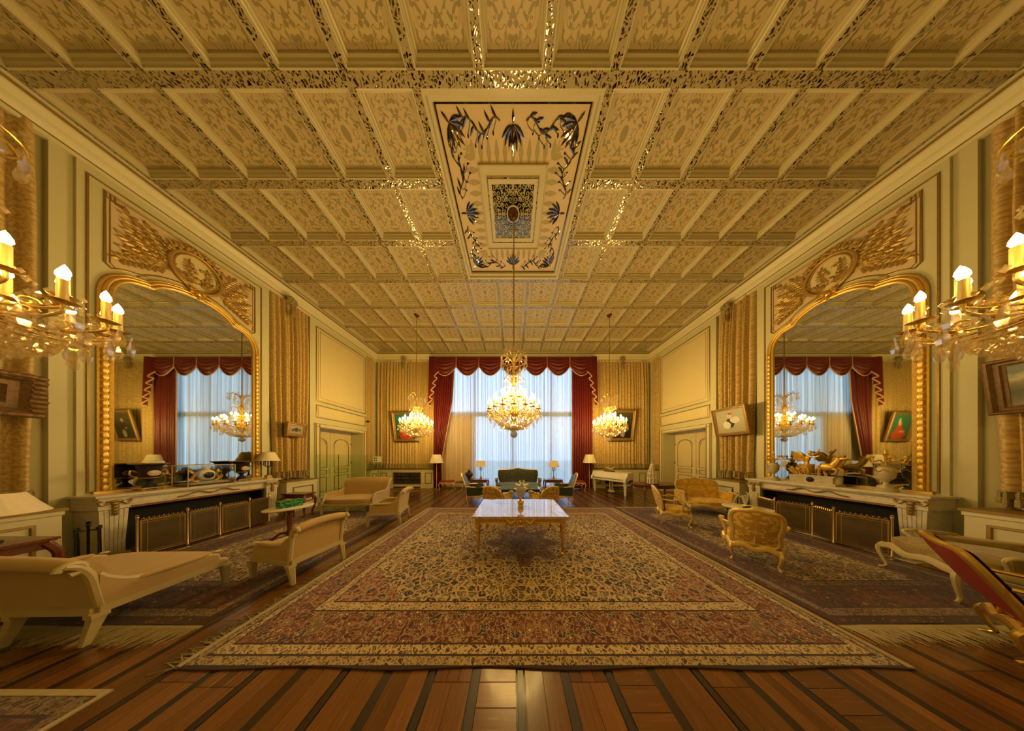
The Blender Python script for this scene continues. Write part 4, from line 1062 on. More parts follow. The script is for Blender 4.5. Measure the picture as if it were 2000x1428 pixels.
MAIN = m_carpet('main_carpet_wool', hx, hy, [(0.64,CRM,GB,24,0.12),(0.52,(0.40,0.25,0.11),RB_,11,0.035),(0.18,CRM,GB,22,0.12),(0.09,(0.46,0.33,0.15),GB,26,0.10)], CRM, DK, 9.5,
    (-0.06,-0.14,0.74,(0.26,0.15,0.08),[(0.0,(0.04,0.018,0.018)),(0.45,(0.07,0.028,0.024)),(0.8,(0.12,0.05,0.035)),(0.92,(0.20,0.11,0.05))]), ((0.42,0.24,0.12), RB_))
mc = rug('main_carpet', 'huge cream and red medallion carpet under the marble table', x0, x1, y0, y1, MAIN, 0.016)
mb = MB(); mb.tube([(-hx-0.005, lerp(-hy,hy,i/20), 0.016) for i in range(21)], 0.022, 8, sq=0.6); mb.build('rolled_edge', FRINGE, mc)
mb = MB().box(hx-0.002, hx+0.05, -hy, hy, 0.002, 0.015); mb.build('webbed_edge', mat('webbed_end', (0.46,0.33,0.15), 0.9, var=0.25, vs_=25), mc, False)
fringe(mc, 'fringe', -hx-0.01, -hx-0.01, -hy, hy, (-1,-0.15), 0.17, 520, 1)
DKF = [(0.0,(0.03,0.022,0.03)),(0.4,(0.07,0.03,0.02)),(0.7,(0.11,0.03,0.02)),(0.88,(0.16,0.10,0.05))]
DRB = [(0.0,(0.045,0.014,0.012)),(0.4,(0.075,0.018,0.012)),(0.75,(0.03,0.02,0.022)),(0.92,(0.18,0.10,0.05))]
for (a, b, c, d), nm, lab, fx in ((RUGL, 'side_rug', 'dark red Persian rug under the cream seats on the left', 21), (RUGR, 'side_rug', 'dark red Persian rug under the yellow chairs on the right', 22)):
    hx2, hy2 = (b-a)/2, (d-c)/2
    SM = m_carpet('rug_wool_%d' % fx, hx2, hy2, [(0.62,(0.20,0.12,0.06),DRB,20,0.1),(0.52,(0.16,0.06,0.03),DRB,9,0.05),(0.20,(0.30,0.20,0.10),DRB,24,0.1),(0.09,(0.08,0.025,0.02),DRB,20,0.06)], (0.52,0.38,0.18), DKF, 11, (0,0,0.55,(0.10,0.035,0.025),DRB), ((0.10,0.03,0.02), DRB))
    r = rug(nm, lab, a, b, c, d, SM, 0.011, 'dark side rugs')
    fringe(r, 'fringe', -hx2, hx2, -hy2-0.004, -hy2-0.004, (-0.3 if fx == 21 else 0.4,-1), 0.20, 420, fx)
    MB().box(-hx2, hx2, -hy2-0.03, -hy2, 0.001, 0.007).build('webbed_edge', FRINGE, r, False)
    if fx == 22: MB().box(-hx2+0.1, hx2-0.1, hy2, hy2+0.07, 0.001, 0.007).build('webbed_edge', FRINGE, r, False)
SM = m_carpet('doorway_rug_wool', 0.9, 0.55, [(0.33,(0.16,0.05,0.03),DRB,16,0.06),(0.13,(0.24,0.16,0.08),DRB,22,0.08)], (0.14,0.05,0.03), DKF, 12)
r = rug('small_rug', 'small dark patterned rug corner with cream edging at bottom left', -4.85, -3.05, 0.20, 1.29, SM, 0.011)
MB().frame(-0.91, 0.91, -0.555, 0.555, [(0,0.001),(0.035,0.001),(0.035,0.013),(0,0.013)], 2).build('cream_edging', FRINGE, r, False)

# ================================================================= SEATS
def fix(o): fixn(o.data); return o
def legq(mb, x, y, z, splay=(0,0), r0=0.032, r1=0.018):        # square tapered fluted leg
    mb.taper((x+splay[0],y+splay[1],0), r1, r1, (x,y,z*0.85), r0, r0); mb.taper((x,y,z*0.85), r0*1.25, r0*1.25, (x,y,z), r0*1.25, r0*1.25)
    for e in (-1,0,1):
        mb.taper((x+splay[0]+e*r1*0.5,y+splay[1]-r1-0.002,0.01), 0.003, 0.003, (x+e*r0*0.5,y-r0-0.002,z*0.82), 0.004, 0.003)
        mb.taper((x+splay[0]+e*r1*0.5,y+splay[1]+r1+0.002,0.01), 0.003, 0.003, (x+e*r0*0.5,y+r0+0.002,z*0.82), 0.004, 0.003)
def louis_seat(name, label, cat, loc, rz, w, d, h=0.78, mid=False, armf=0.50, group=None, roll=0.055):
    r = thing(name, label, cat, loc, rz, group); hw, hd = w/2, d/2; ZS = 0.27
    for x in ((-hw, 0, hw) if mid else (-hw, hw)):
        m = MB(); legq(m, x, -hd, ZS); m.build('leg', CWOOD, r, False)
        m = MB(); legq(m, x, hd, ZS, (0.0, 0.05)); m.build('leg', CWOOD, r, False)
    m = MB()
    for y in (-hd, hd): m.box(-hw, hw, y-0.03, y+0.03, ZS-0.01, ZS+0.055)
    for x in (-hw, hw): m.box(x-0.03, x+0.03, -hd, hd, ZS-0.01, ZS+0.055)
    m.box(-hw-0.008, hw+0.008, -hd-0.038, -hd-0.03, ZS, ZS+0.012).box(-hw-0.008, hw+0.008, hd+0.03, hd+0.038, ZS, ZS+0.012)
    m.build('seat_rail', CWOOD, r, False)
    # back: upholstered panel leaning and rolling outward at the top
    prof = bez([(0,hd-0.01,ZS+0.05),(0,hd+0.005,0.45),(0,hd+0.03,h-0.17),(0,hd+0.075,h-0.06),(0,hd+0.13,h-0.02)], 5)
    bm = MB()
    def bf(u, v):
        p = prof[min(len(prof)-1, round(v*(len(prof)-1)))]; x = lerp(-hw, hw, u); bow = 0.035*(1-(2*u-1)**2)
        return (x*(1-0.0*v), p[1], p[2]+bow*v)
    bm.slab(bf, 14, len(prof)-1, (0,-0.075,0.01)); fix(bm.build('back_panel', CFAB, r, True, 60))
    rp = [(lerp(-hw+0.01, hw-0.01, i/14), hd+0.085, h-0.035+0.035*(1-(2*i/14-1)**2)) for i in range(15)]
    MB().tube(rp, [roll*(0.8 if i in (0,14) else 1) for i in range(15)], 10).build('back_roll', CFAB, r)
    for s in (-1, 1):
        m = MB(); m.tube([(s*hw, p[1]-0.005, p[2]) for p in prof], 0.028, 8)
        m.tube([(s*hw, hd+0.10+0.05*cos(t*0.6), h-0.055+0.05*sin(t*0.6)) for t in range(9)], 0.022, 8)
        m.build('back_post', CWOOD, r)
        top = bez([(0,hd,h-0.16),(0,hd-0.05,armf+0.11),(0,hd-0.16,armf+0.03),(0,0,armf),(0,-hd+0.17,armf),(0,-hd+0.08,armf-0.03),(0,-hd+0.06,armf-0.10),(0,-hd+0.03,ZS+0.08),(0,-hd,ZS+0.05)], 5)
        poly = [(p[1],p[2]) for p in top]+[(hd,ZS+0.05)]
        m = MB().prism(poly, 0, s*hw-0.025, s*hw+0.025); fix(m.build('arm_panel', CFAB, r, False))
        m = MB(); m.tube([(s*hw, p[1], p[2]) for p in top], 0.024, 8)
        m.lathe([(0,-0.012),(0.03,-0.008),(0.034,0.004),(0.02,0.014),(0,0.016)], 10, (s*hw,-hd+0.07,armf+0.015)); m.build('arm_rail', CWOOD, r)
        MB().sup((s*hw, -0.02, armf+0.02), (0.045, hd*0.62, 0.028), 0.6, 12, 8).build('arm_pad', CFAB, r)
    MB().sup((0,-0.02,0.385), (hw-0.03, hd-0.0, 0.075), 0.35, 28, 10).build('seat_cushion', CFAB, r)
    return r
G2 = 'cream upholstered seats on the left rug'
louis_seat('settee', 'cream settee in the left foreground with its back to the viewer', 'settee', (-4.74,2.00,0.011), pi+radians(1), 1.46, 0.74, 0.80, True, 0.46, G2, 0.06)
louis_seat('armchair', 'cream armchair turned away beside the main carpet, nearer of the pair', 'armchair', (-3.37,2.71,0.011), radians(-100), 0.60, 0.72, 0.79, False, 0.50, G2)
louis_seat('armchair', 'cream armchair seen from the side, farther of the pair on the left rug', 'armchair', (-3.34,4.60,0.011), radians(-77), 0.60, 0.68, 0.84, False, 0.52, G2)
louis_seat('settee', 'cream settee facing the viewer in front of the left door', 'settee', (-5.02,5.52,0.011), radians(5), 1.40, 0.80, 0.95, True, 0.56, G2)

def cab(mb, x, y, z, dx, dy, r=0.030, n_=7):                   # cabriole leg, bulging out at the knee, toe turned out
    P = [(x,y,z),(x+dx*0.045,y+dy*0.045,z*0.80),(x+dx*0.03,y+dy*0.03,z*0.5),(x-dx*0.005,y-dy*0.005,z*0.2),(x+dx*0.01,y+dy*0.01,0.035),(x+dx*0.045,y+dy*0.045,0.012)]
    c = bez(P, 4); m = len(c)
    mb.tube(c, [r*(1.15-0.75*min(1, i/(m*0.75))+0.15*(i > m*0.85)) for i in range(m)], n_)
def bergere(name, label, cat, loc, rz, w, d, h, wood, fab, backf, group=None, closed=False, wings=0.0, shape=0, armh=0.60, sh=0.40, splat=False, tilt=0.16, pad=None, hump=0.03, bwf=1.0, cush=0.085):
    r = thing(name, label, cat, loc, rz, group); hw, hd = w/2, d/2; ZR = sh-0.13
    for s in (-1, 1):
        m = MB(); cab(m, s*(hw-0.02), -hd+0.02, ZR+0.03, s*0.7, -0.8); m.build('leg', wood, r)
        m = MB(); cab(m, s*(hw-0.07), hd-0.02, ZR+0.03, s*0.4, 1.0, 0.026); m.build('leg', wood, r)
    m = MB()                                                   # serpentine rail
    def rail(t): 
        return ZR+0.015-0.025*cos(2*pi*2*t)*1.0
    for (a, b, bow) in (((-hw,-hd),(hw,-hd),-0.05), ((hw,-hd),(hw-0.06,hd),0.03), ((-hw,-hd),(-hw+0.06,hd),-0.03), ((-hw+0.06,hd),(hw-0.06,hd),0.02)):
        pts = []
        for i in range(13):
            t = i/12; x = lerp(a[0],b[0],t); y = lerp(a[1],b[1],t); q = sin(pi*t)*bow
            if a[1] == b[1]: y += q
            else: x += q
            pts.append((x, y, rail(t)))
        m.tube(pts, 0.034, 8, sq=1.35)
    m.build('seat_rail', wood, r)
    MB().sup((0,-0.03,sh-0.045), (hw-0.02, hd+0.01, cush), 0.5, 22, 10).build('seat_cushion', pad or fab, r)
    # back in a tilted plane: u across, v up
    bw = hw*(1.02 if not closed else 0.95)*bwf; z0 = sh-0.06; H = h-z0
    if shape == 0: cr = [(-0.80,0),(-0.94,0.12),(-0.90,0.35),(-1.0,0.62),(-0.98,0.84),(-0.80,0.95),(-0.40,0.985),(0,1.0+hump),(0.40,0.985),(0.80,0.95),(0.98,0.84),(1.0,0.62),(0.90,0.35),(0.94,0.12),(0.80,0)]
    elif shape == 1: cr = [(-0.9,0),(-0.98,0.4),(-1,0.80),(-0.93,0.95),(-0.6,0.97),(-0.3,1.0),(0,1.0+hump),(0.3,1.0),(0.6,0.97),(0.93,0.95),(1,0.80),(0.98,0.4),(0.9,0)]
    else: cr = [(-0.7,0),(-0.9,0.2),(-0.98,0.5),(-0.85,0.82),(-0.45,0.97),(0,1.02),(0.45,0.97),(0.85,0.82),(0.98,0.5),(0.9,0.2),(0.7,0)]
    cv = bez([(a,b,0) for a,b in cr], 4)
    def bp(u, v, o=0.0):
        return (u*bw, hd-0.01+v*tilt*0.9+0.05*(1-u*u)*1.0-0.03+o, z0+v*H)
    m = MB().tube([bp(p[0],p[1]) for p in cv], 0.036 if splat else 0.027, 8, True)
    if shape == 0: m.sup(bp(0,1.03+hump), (0.06,0.025,0.03), 1, 10, 6)
    if splat: m.tube([bp(0,0,0.012),bp(0,0.5,0.012),bp(0,1.0,0.012)], 0.014, 6)
    m.build('back_frame', wood, r)
    m = MB(); N = len(cv); c0 = (0,0.5)
    ring = [(c0[0]+(p[0]-c0[0])*q, c0[1]+(p[1]-c0[1])*q) for q in (1.0,0.7,0.35) for p in cv]
    vs_ = []; fs = []
    for o, sg in ((0.02,1),(-0.045,-1)):
        b0 = len(vs_); vs_ += [bp(u,v,o+(0.0 if i < N else sg*0.012)) for i,(u,v) in enumerate(ring)]; vs_.append(bp(0,0.5,o+sg*0.016))
        for k in range(2):
            for i in range(N):
                j = (i+1) % N; q = (b0+k*N+i, b0+k*N+j, b0+(k+1)*N+j, b0+(k+1)*N+i); fs.append(q if sg > 0 else tuple(reversed(q)))
        for i in range(N):
            j = (i+1) % N; q = (b0+2*N+i, b0+2*N+j, b0+3*N); fs.append(q if sg > 0 else tuple(reversed(q)))
    m.add(vs_, fs); m.build('back_upholstery', backf, r, True, 60)
    for s in (-1, 1):
        m = MB()
        A = (s*(bw*0.97), hd-0.02+tilt*0.25, armh+0.02)
        c = bez([A, (s*(hw+0.02), hd*0.3, armh+0.005), (s*(hw+0.045), -hd*0.25, armh+0.015), (s*(hw+0.05), -hd*0.45, armh+0.02), (s*(hw+0.06), -hd*0.56, armh-0.01), (s*(hw+0.03), -hd*0.50, armh-0.07), (s*(hw-0.01), -hd*0.42, ZR+0.10), (s*(hw-0.01), -hd*0.5, ZR+0.02)], 5)
        m.tube(c, 0.020, 7); m.build('arm', wood, r)
        MB().sup((s*(hw+0.035), -hd*0.1, armh+0.03), (0.033, hd*0.36, 0.024), 0.7, 10, 6).build('arm_pad', fab, r)
        if closed:
            poly = [(hd, ZR+0.04), (hd+0.02, armh), (0, armh-0.005), (-hd*0.45, armh-0.005), (-hd*0.42, armh-0.10), (-hd*0.40, ZR+0.14), (-hd*0.6, ZR+0.04)]
            fix(MB().prism(poly, 0, s*(hw-0.01)-0.03, s*(hw-0.01)+0.03).build('side_upholstery', closed, r, False))
    return r
G3 = 'yellow gilt framed chairs on the right rug'; GW = mat('gilded_beech', (0.74,0.52,0.16), 0.38, 0.35, var=0.15, vs_=20)
bergere('gilt_armchair', 'gilt armchair with tapestry back turned to the viewer', 'armchair', (4.10,2.93,0.011), radians(131), 0.58, 0.54, 0.90, GW, YSILK, YTAP, G3, splat=True, tilt=0.13, bwf=0.80, armh=0.60)
bergere('gilt_armchair', 'yellow gilt armchair in side view facing the round table', 'armchair', (4.22,4.52,0.011), radians(62), 0.56, 0.52, 0.92, GW, YSILK, YSILK, G3, shape=2, armh=0.62)
bergere('yellow_settee', 'yellow damask settee with cream frame beside the right fireplace', 'settee', (5.90,5.24,0.011), radians(-14), 1.16, 0.66, 0.98, CWOOD, YSILK, YSILK, None, closed=YSILK, shape=0, armh=0.62, tilt=0.12)
bergere('olive_bergere', 'olive damask armchair with cream cabriole legs at far right', 'armchair', (5.95,2.12,0.011), radians(-128), 0.84, 0.86, 0.92, CWOOD, OLIVE, OLIVE, None, closed=OLIVE, shape=0, armh=0.62, sh=0.50, tilt=0.20, cush=0.13)
bergere('red_armchair', 'red leather armchair with gilt frame at the bottom right corner', 'armchair', (4.72,1.34,0.0), radians(33), 0.60, 0.58, 0.93, GOLD, LEATH, LEATH, None, shape=1, armh=0.62, tilt=0.30, hump=0.05)
G4 = 'yellow tapestry bergeres behind the marble table'
bergere('yellow_bergere', 'yellow tapestry bergere with its back to the marble table, left one', 'armchair', (-0.42,5.22,0.017), radians(150), 0.70, 0.62, 0.86, GW, YTAP, YTAP, G4, closed=YTAP, shape=2, armh=0.66, tilt=0.14)
bergere('yellow_bergere', 'yellow tapestry bergere with its back to the marble table, right one', 'armchair', (0.90,5.22,0.017), radians(210), 0.70, 0.62, 0.86, GW, YTAP, YTAP, G4, closed=YTAP, shape=2, armh=0.66, tilt=0.14)
G5 = 'dark green bergeres by the coffee table'
bergere('green_bergere', 'dark green bergere with gilt frame left of the coffee table', 'armchair', (-1.27,6.30,0), radians(98), 0.72, 0.74, 1.10, GW, DGRN, BSILK, G5, closed=DGRN, shape=2, armh=0.66, tilt=0.24, pad=BSILK, sh=0.46)
bergere('green_bergere', 'dark green bergere with gilt frame right of the coffee table', 'armchair', (1.73,6.30,0), radians(-98), 0.72, 0.74, 1.10, GW, DGRN, BSILK, G5, closed=DGRN, shape=2, armh=0.66, tilt=0.24, pad=BSILK, sh=0.46)
so = bergere('green_sofa', 'black and green brocade sofa in front of the great window', 'sofa', (0.24,7.95,0), 0, 2.02, 0.80, 1.08, GW, GSILK, GSILK, None, closed=GSILK, shape=1, armh=0.66, tilt=0.10, pad=BSILK, sh=0.46, hump=0.07)
# gilt stools by the window
def stool(name, label, loc, rz, w, d, h, fab, wood, group):
    r = thing(name, label, 'stool', loc, rz, group)
    for sx in (-1, 1):
        for sy in (-1, 1):
            m = MB(); cab(m, sx*(w/2-0.03), sy*(d/2-0.03), h-0.12, sx*0.8, sy*0.6, 0.026); m.build('leg', wood, r)
    m = MB().tube([(w/2*cos(t)*abs(cos(t))**-0.6 if abs(cos(t)) > 1e-3 else 0, d/2*sin(t)*abs(sin(t))**-0.6 if abs(sin(t)) > 1e-3 else 0, h-0.12+0.01*cos(4*t)) for t in [i*pi/16 for i in range(32)]], 0.028, 7, True)
    for sx in (-1, 1): m.tube(bez([(sx*w*0.4,-d/2,h-0.14),(sx*w*0.15,-d/2,h-0.22),(0,-d/2,h-0.16)], 5), 0.012, 6)
    m.build('carved_apron', wood, r)
    MB().sup((0,0,h-0.07), (w/2, d/2, 0.075), 0.45, 18, 8).build('cushion', fab, r)
    return r
stool('gilt_stool', 'gilt stool with crimson cushion beside the left floor lamp', (-3.32,8.66,0), 0, 0.70, 0.44, 0.50, REDS, GW, 'stools before the drapes')
stool('gilt_stool', 'gilt stool with crimson cushion before the right red drape', (3.22,8.60,0), 0, 0.70, 0.44, 0.50, REDS, GW, 'stools before the drapes')
stool('brown_stool', 'small brown pleated stool with pale legs behind the left green bergere', (-2.72,8.70,0), 0, 0.38, 0.40, 0.44, mat('brown_pleat', (0.12,0.07,0.03), 0.8, var=0.4, vs_=40), CWOOD, 'stools before the drapes')

# ================================================================= TABLES
def cabtable(name, label, loc, rz, w, d, h, wood, topm, group=None, legs=None, oval=False, top=0.03):
    r = thing(name, label, 'table', loc, rz, group)
    if oval: MB().lathe([(0,h-top),(0.97,h-top),(1.0,h-top*0.5),(0.985,h),(0,h)], 40, sx=w/2, sy=d/2).build('table_top', topm, r)
    else:
        MB().box(-w/2, w/2, -d/2, d/2, h-top, h).box(-w/2+0.012, w/2-0.012, -d/2+0.012, d/2-0.012, h-top-0.012, h-top).build('table_top', topm, r, False)
    m = MB(); q = 0.86 if oval else 0.94
    if oval: m.lathe([(0.80,h-top-0.11),(0.86,h-top-0.11),(0.86,h-top),(0.80,h-top)], 32, sx=w/2, sy=d/2)
    else: m.box(-w/2+0.04, w/2-0.04, -d/2+0.04, d/2-0.04, h-top-0.11, h-top)
    m.build('apron', wood, r, not oval)
    for sx in (-1, 1):
        for sy in (-1, 1):
            x, y = (sx*w*0.36, sy*d*0.32) if oval else (sx*(w/2-0.05), sy*(d/2-0.05))
            m = MB(); cab(m, x, y, h-top-0.04, sx*0.9, sy*0.9, 0.034); m.build('leg', wood, r)
    return r
# the marble table on its gilt base
t = thing('marble_table', 'rose marble table on a carved gilt base in the middle of the carpet', 'table', (0.13, 3.56, 0.0165))
HX, HY, HT = 0.845, 0.585, 0.70
MB().box(-HX, HX, -HY, HY, HT-0.035, HT-0.006).frame(-HX+0.006, HX-0.006, -HY+0.006, HY-0.006, [(0,HT-0.006),(0.0,HT),(HX,HT),(HX,HT-0.006)], 2).build('marble_top', PMARBLE, t, False)
m = t.children[0]; bpy.data.objects.remove(m, do_unlink=True)
MB().box(-HX, HX, -HY, HY, HT-0.035, HT).build('marble_top', PMARBLE, t, False)
a = MB().box(-HX+0.06, HX-0.06, -HY+0.05, -HY+0.09, HT-0.135, HT-0.035).box(-HX+0.06, HX-0.06, HY-0.09, HY-0.05, HT-0.135, HT-0.035)
a.box(-HX+0.05, -HX+0.09, -HY+0.06, HY-0.06, HT-0.135, HT-0.035).box(HX-0.09, HX-0.05, -HY+0.06, HY-0.06, HT-0.135, HT-0.035); ap = a.build('apron', GOLD, t, False)
b_ = MB()
for i in range(33):
    x = -HX+0.12+(2*HX-0.24)*i/32
    if abs(x) < 0.26: continue
    for sy in (-1, 1): b_.sup((x, sy*(HY-0.048), HT-0.08), (0.016,0.008,0.034), 0.8, 6, 5)
for sy in (-1,1):
    for z in (HT-0.128, HT-0.045): b_.tube([(-HX+0.08, sy*(HY-0.046), z), (HX-0.08, sy*(HY-0.046), z)], 0.007, 5)
b_.build('apron_flutes', GOLD, ap)
c = MB().box(-0.27, 0.27, -HY+0.03, -HY+0.05, HT-0.165, HT-0.04)
for s in (-1, 1):
    c.tube(bez([(s*0.24,-HY+0.02,HT-0.055),(s*0.17,-HY+0.012,HT-0.12),(s*0.09,-HY+0.015,HT-0.07)], 6), 0.014, 6)
    c.tube([(s*0.055+s*0.035*(1-t_/12)*cos(t_*0.7), -HY+0.015, HT-0.065+0.035*(1-t_/12)*sin(t_*0.7)) for t_ in range(12)], 0.010, 6)
c.tube(arc((0,HT-0.125), 0.055, pi*0.9, 2*pi+pi*0.1, 12, ax=(0,2), h=-HY+0.012), 0.014, 6); c.sup((0,-HY+0.02,HT-0.10), (0.035,0.02,0.04), 1, 10, 6)
c.build('centre_carving', GOLD, ap)
for sx in (-1, 1):
    for sy in (-1, 1):
        m = MB().box(-0.045, 0.045, -0.045, 0.045, HT-0.15, HT-0.035)
        m.lathe([(0,HT-0.30),(0.045,HT-0.29),(0.05,HT-0.27),(0.03,HT-0.25),(0.048,HT-0.22),(0.048,HT-0.15),(0,HT-0.15)], 12)
        m.lathe([(0,0),(0.030,0.0),(0.032,0.02),(0.018,0.04),(0.022,0.06),(0.034,HT-0.30),(0,HT-0.30)], 14, fac=lambda a: 1+0.07*cos(a*7))
        m.build('leg', GOLD, t, loc=(sx*(HX-0.09), sy*(HY-0.08), 0))
g = thing('glass_compote', 'cut glass bowl on a gilt foot standing on the marble table', 'bowl', (0.16, 3.60, HT+0.0168))
MB().lathe([(0,0),(0.055,0.0),(0.06,0.012),(0.05,0.03),(0.066,0.055),(0.07,0.085),(0.05,0.12),(0.02,0.145),(0.014,0.18),(0.02,0.19),(0,0.19)], 18).build('gilt_foot', GOLD, g)
MB().lathe([(0.0,0.19),(0.06,0.20),(0.085,0.24),(0.10,0.31),(0.135,0.36),(0.145,0.365),(0.14,0.37),(0.125,0.36),(0.09,0.31),(0.075,0.245),(0.05,0.215),(0,0.21)], 24, fac=lambda a: 1+0.025*cos(a*12)).build('glass_bowl', mat('frosted_cut_glass', (0.85,0.76,0.66), 0.25, Transmission_Weight=0.55), g)
cabtable('coffee_table', 'low dark coffee table with blue marble top before the green sofa', (0.28,6.88,0), 0, 1.52, 0.78, 0.50, W_BLACK, BMARBLE)
cabtable('side_table', 'red wood side table left of the green sofa', (-1.57,7.98,0), 0, 0.82, 0.50, 0.66, W_RED, W_RED, 'side tables by the sofa')
cabtable('side_table', 'red wood side table right of the green sofa', (1.87,7.98,0), 0, 0.82, 0.50, 0.66, W_RED, W_RED, 'side tables by the sofa')
cabtable('oval_wood_table', 'dark oval wooden table in front of the right door', (5.52,6.62,0), radians(4), 1.92, 0.92, 0.68, W_RED, W_RED, None, oval=True)
cabtable('console_table', 'small dark wooden table between the left fireplace and cabinet', (-6.25,4.98,0), 0, 0.66, 0.30, 0.68, W_RED, W_RED)
cabtable('lamp_table', 'dark carved wooden table under the lamp at the left edge', (-6.36,1.93,0), 0, 0.96, 0.58, 0.74, W_RED, W_RED)
def pedestal(label, loc, rz, rx, ry, h, topm, wood):
    r = thing('pedestal_table', label, 'table', loc, rz, 'oval tables between the seats')
    MB().lathe([(0,h-0.035),(0.93,h-0.035),(1.0,h-0.02),(0.99,h-0.002),(0.97,h),(0,h)], 40, sx=rx, sy=ry).build('table_top', topm, r)
    MB().lathe([(0,0.10),(0.035,0.10),(0.05,0.16),(0.03,0.26),(0.045,0.4),(0.028,0.55),(0.06,h-0.05),(0.1,h-0.035),(0,h-0.035)], 14).build('column', wood, r)
    for k in range(3):
        a = 2*pi*k/3+0.5; c, s = cos(a), sin(a); m = MB()
        m.tube(bez([(0.02*c,0.02*s,0.17),(0.14*c,0.14*s,0.16),(0.25*c,0.25*s,0.05),(0.33*c,0.33*s,0.016)], 5), [0.03-0.0009*i for i in range(16)], 7); m.build('foot', wood, r)
    return r
pedestal('oval cream marble table holding the green malachite box', (-4.66,3.56,0.011), radians(62), 0.34, 0.27, 0.70, TCREAM, W_RED)
pedestal('oval cream marble table holding the white blossom figurine', (4.90,3.58,0.011), radians(-40), 0.34, 0.28, 0.69, TCREAM, GW)
b = thing('malachite_box', 'green malachite casket on the left oval table', 'box', (-4.68,3.58,0.7115), radians(72))
MB().box(-0.155,0.155,-0.085,0.085,0.0,0.085).build('box_body', MALA, b, False); MB().box(-0.158,0.158,-0.088,0.088,0.09,0.135).build('lid', MALA, b, False)
MB().box(-0.159,0.159,-0.089,0.089,0.084,0.091).build('brass_seam', BRASS, b, False)
c = MB()
for i in range(9):
    a = i*0.7
    c.tube(bez([(0,0,0.02),(0.03*cos(a),0.03*sin(a),0.10),(0.05*cos(a+0.6),0.05*sin(a+0.6),0.14+0.016*i)], 4), 0.006, 5)
    for k in range(5): c.leaf((0.05*cos(a+0.6),0.05*sin(a+0.6),0.14+0.016*i), (cos(k*1.26),sin(k*1.26),0.5), (0,0,1), 0.035, 0.025)
f = thing('blossom_figurine', 'white porcelain blossom branch on the right oval table', 'figurine', (4.98,3.66,0.7015)); c.build('blossom_branch', PORC, f)
MB().lathe([(0,0),(0.045,0),(0.05,0.012),(0.02,0.03),(0,0.035)], 12).build('porcelain_foot', PORC, f)
f = thing('black_case', 'small black spectacle-shaped case lying on the right oval table', 'case', (4.80,3.50,0.7015), radians(20))
MB().sup((-0.06,0,0.018),(0.045,0.035,0.018),0.6,12,6).build('case_end', IRON, f); MB().sup((0.06,0,0.018),(0.045,0.035,0.018),0.6,12,6).build('case_end', IRON, f); MB().box(-0.03,0.03,-0.010,0.010,0.0,0.016).build('case_bridge', IRON, f, False)
for x, rz_, lab in ((0.20, pi*0.98, 'gilded swan figurine on the coffee table, left of the two'), (0.50, -0.02, 'gilded swan figurine on the coffee table, right of the two')):
    s = thing('swan_figurine', lab, 'figurine', (x, 6.76, 0.5005), rz_, 'swan pair on the coffee table')
    m = MB().sup((0,0,0.075), (0.10,0.06,0.055), 0.9, 14, 8).leaf((0.07,0,0.09),(1,0,0.6),(0,0,1),0.09,0.06,0.02); m.build('body', PORC, s)
    MB().tube(bez([(-0.08,0,0.10),(-0.115,0,0.16),(-0.07,0,0.21),(-0.055,0,0.25),(-0.09,0,0.265),(-0.125,0,0.245)], 4), [0.026-0.0008*i for i in range(21)], 7).build('neck', PORC, s)
    for q in (-1,1): MB().leaf((-0.04,q*0.055,0.09),(0.9,q*0.2,0.35),(0,q,0.2),0.17,0.09,0.02).build('wing', PORC, s)
    MB().lathe([(0,0),(0.06,0),(0.05,0.02),(0,0.025)],12).build('foot', GOLD, s)

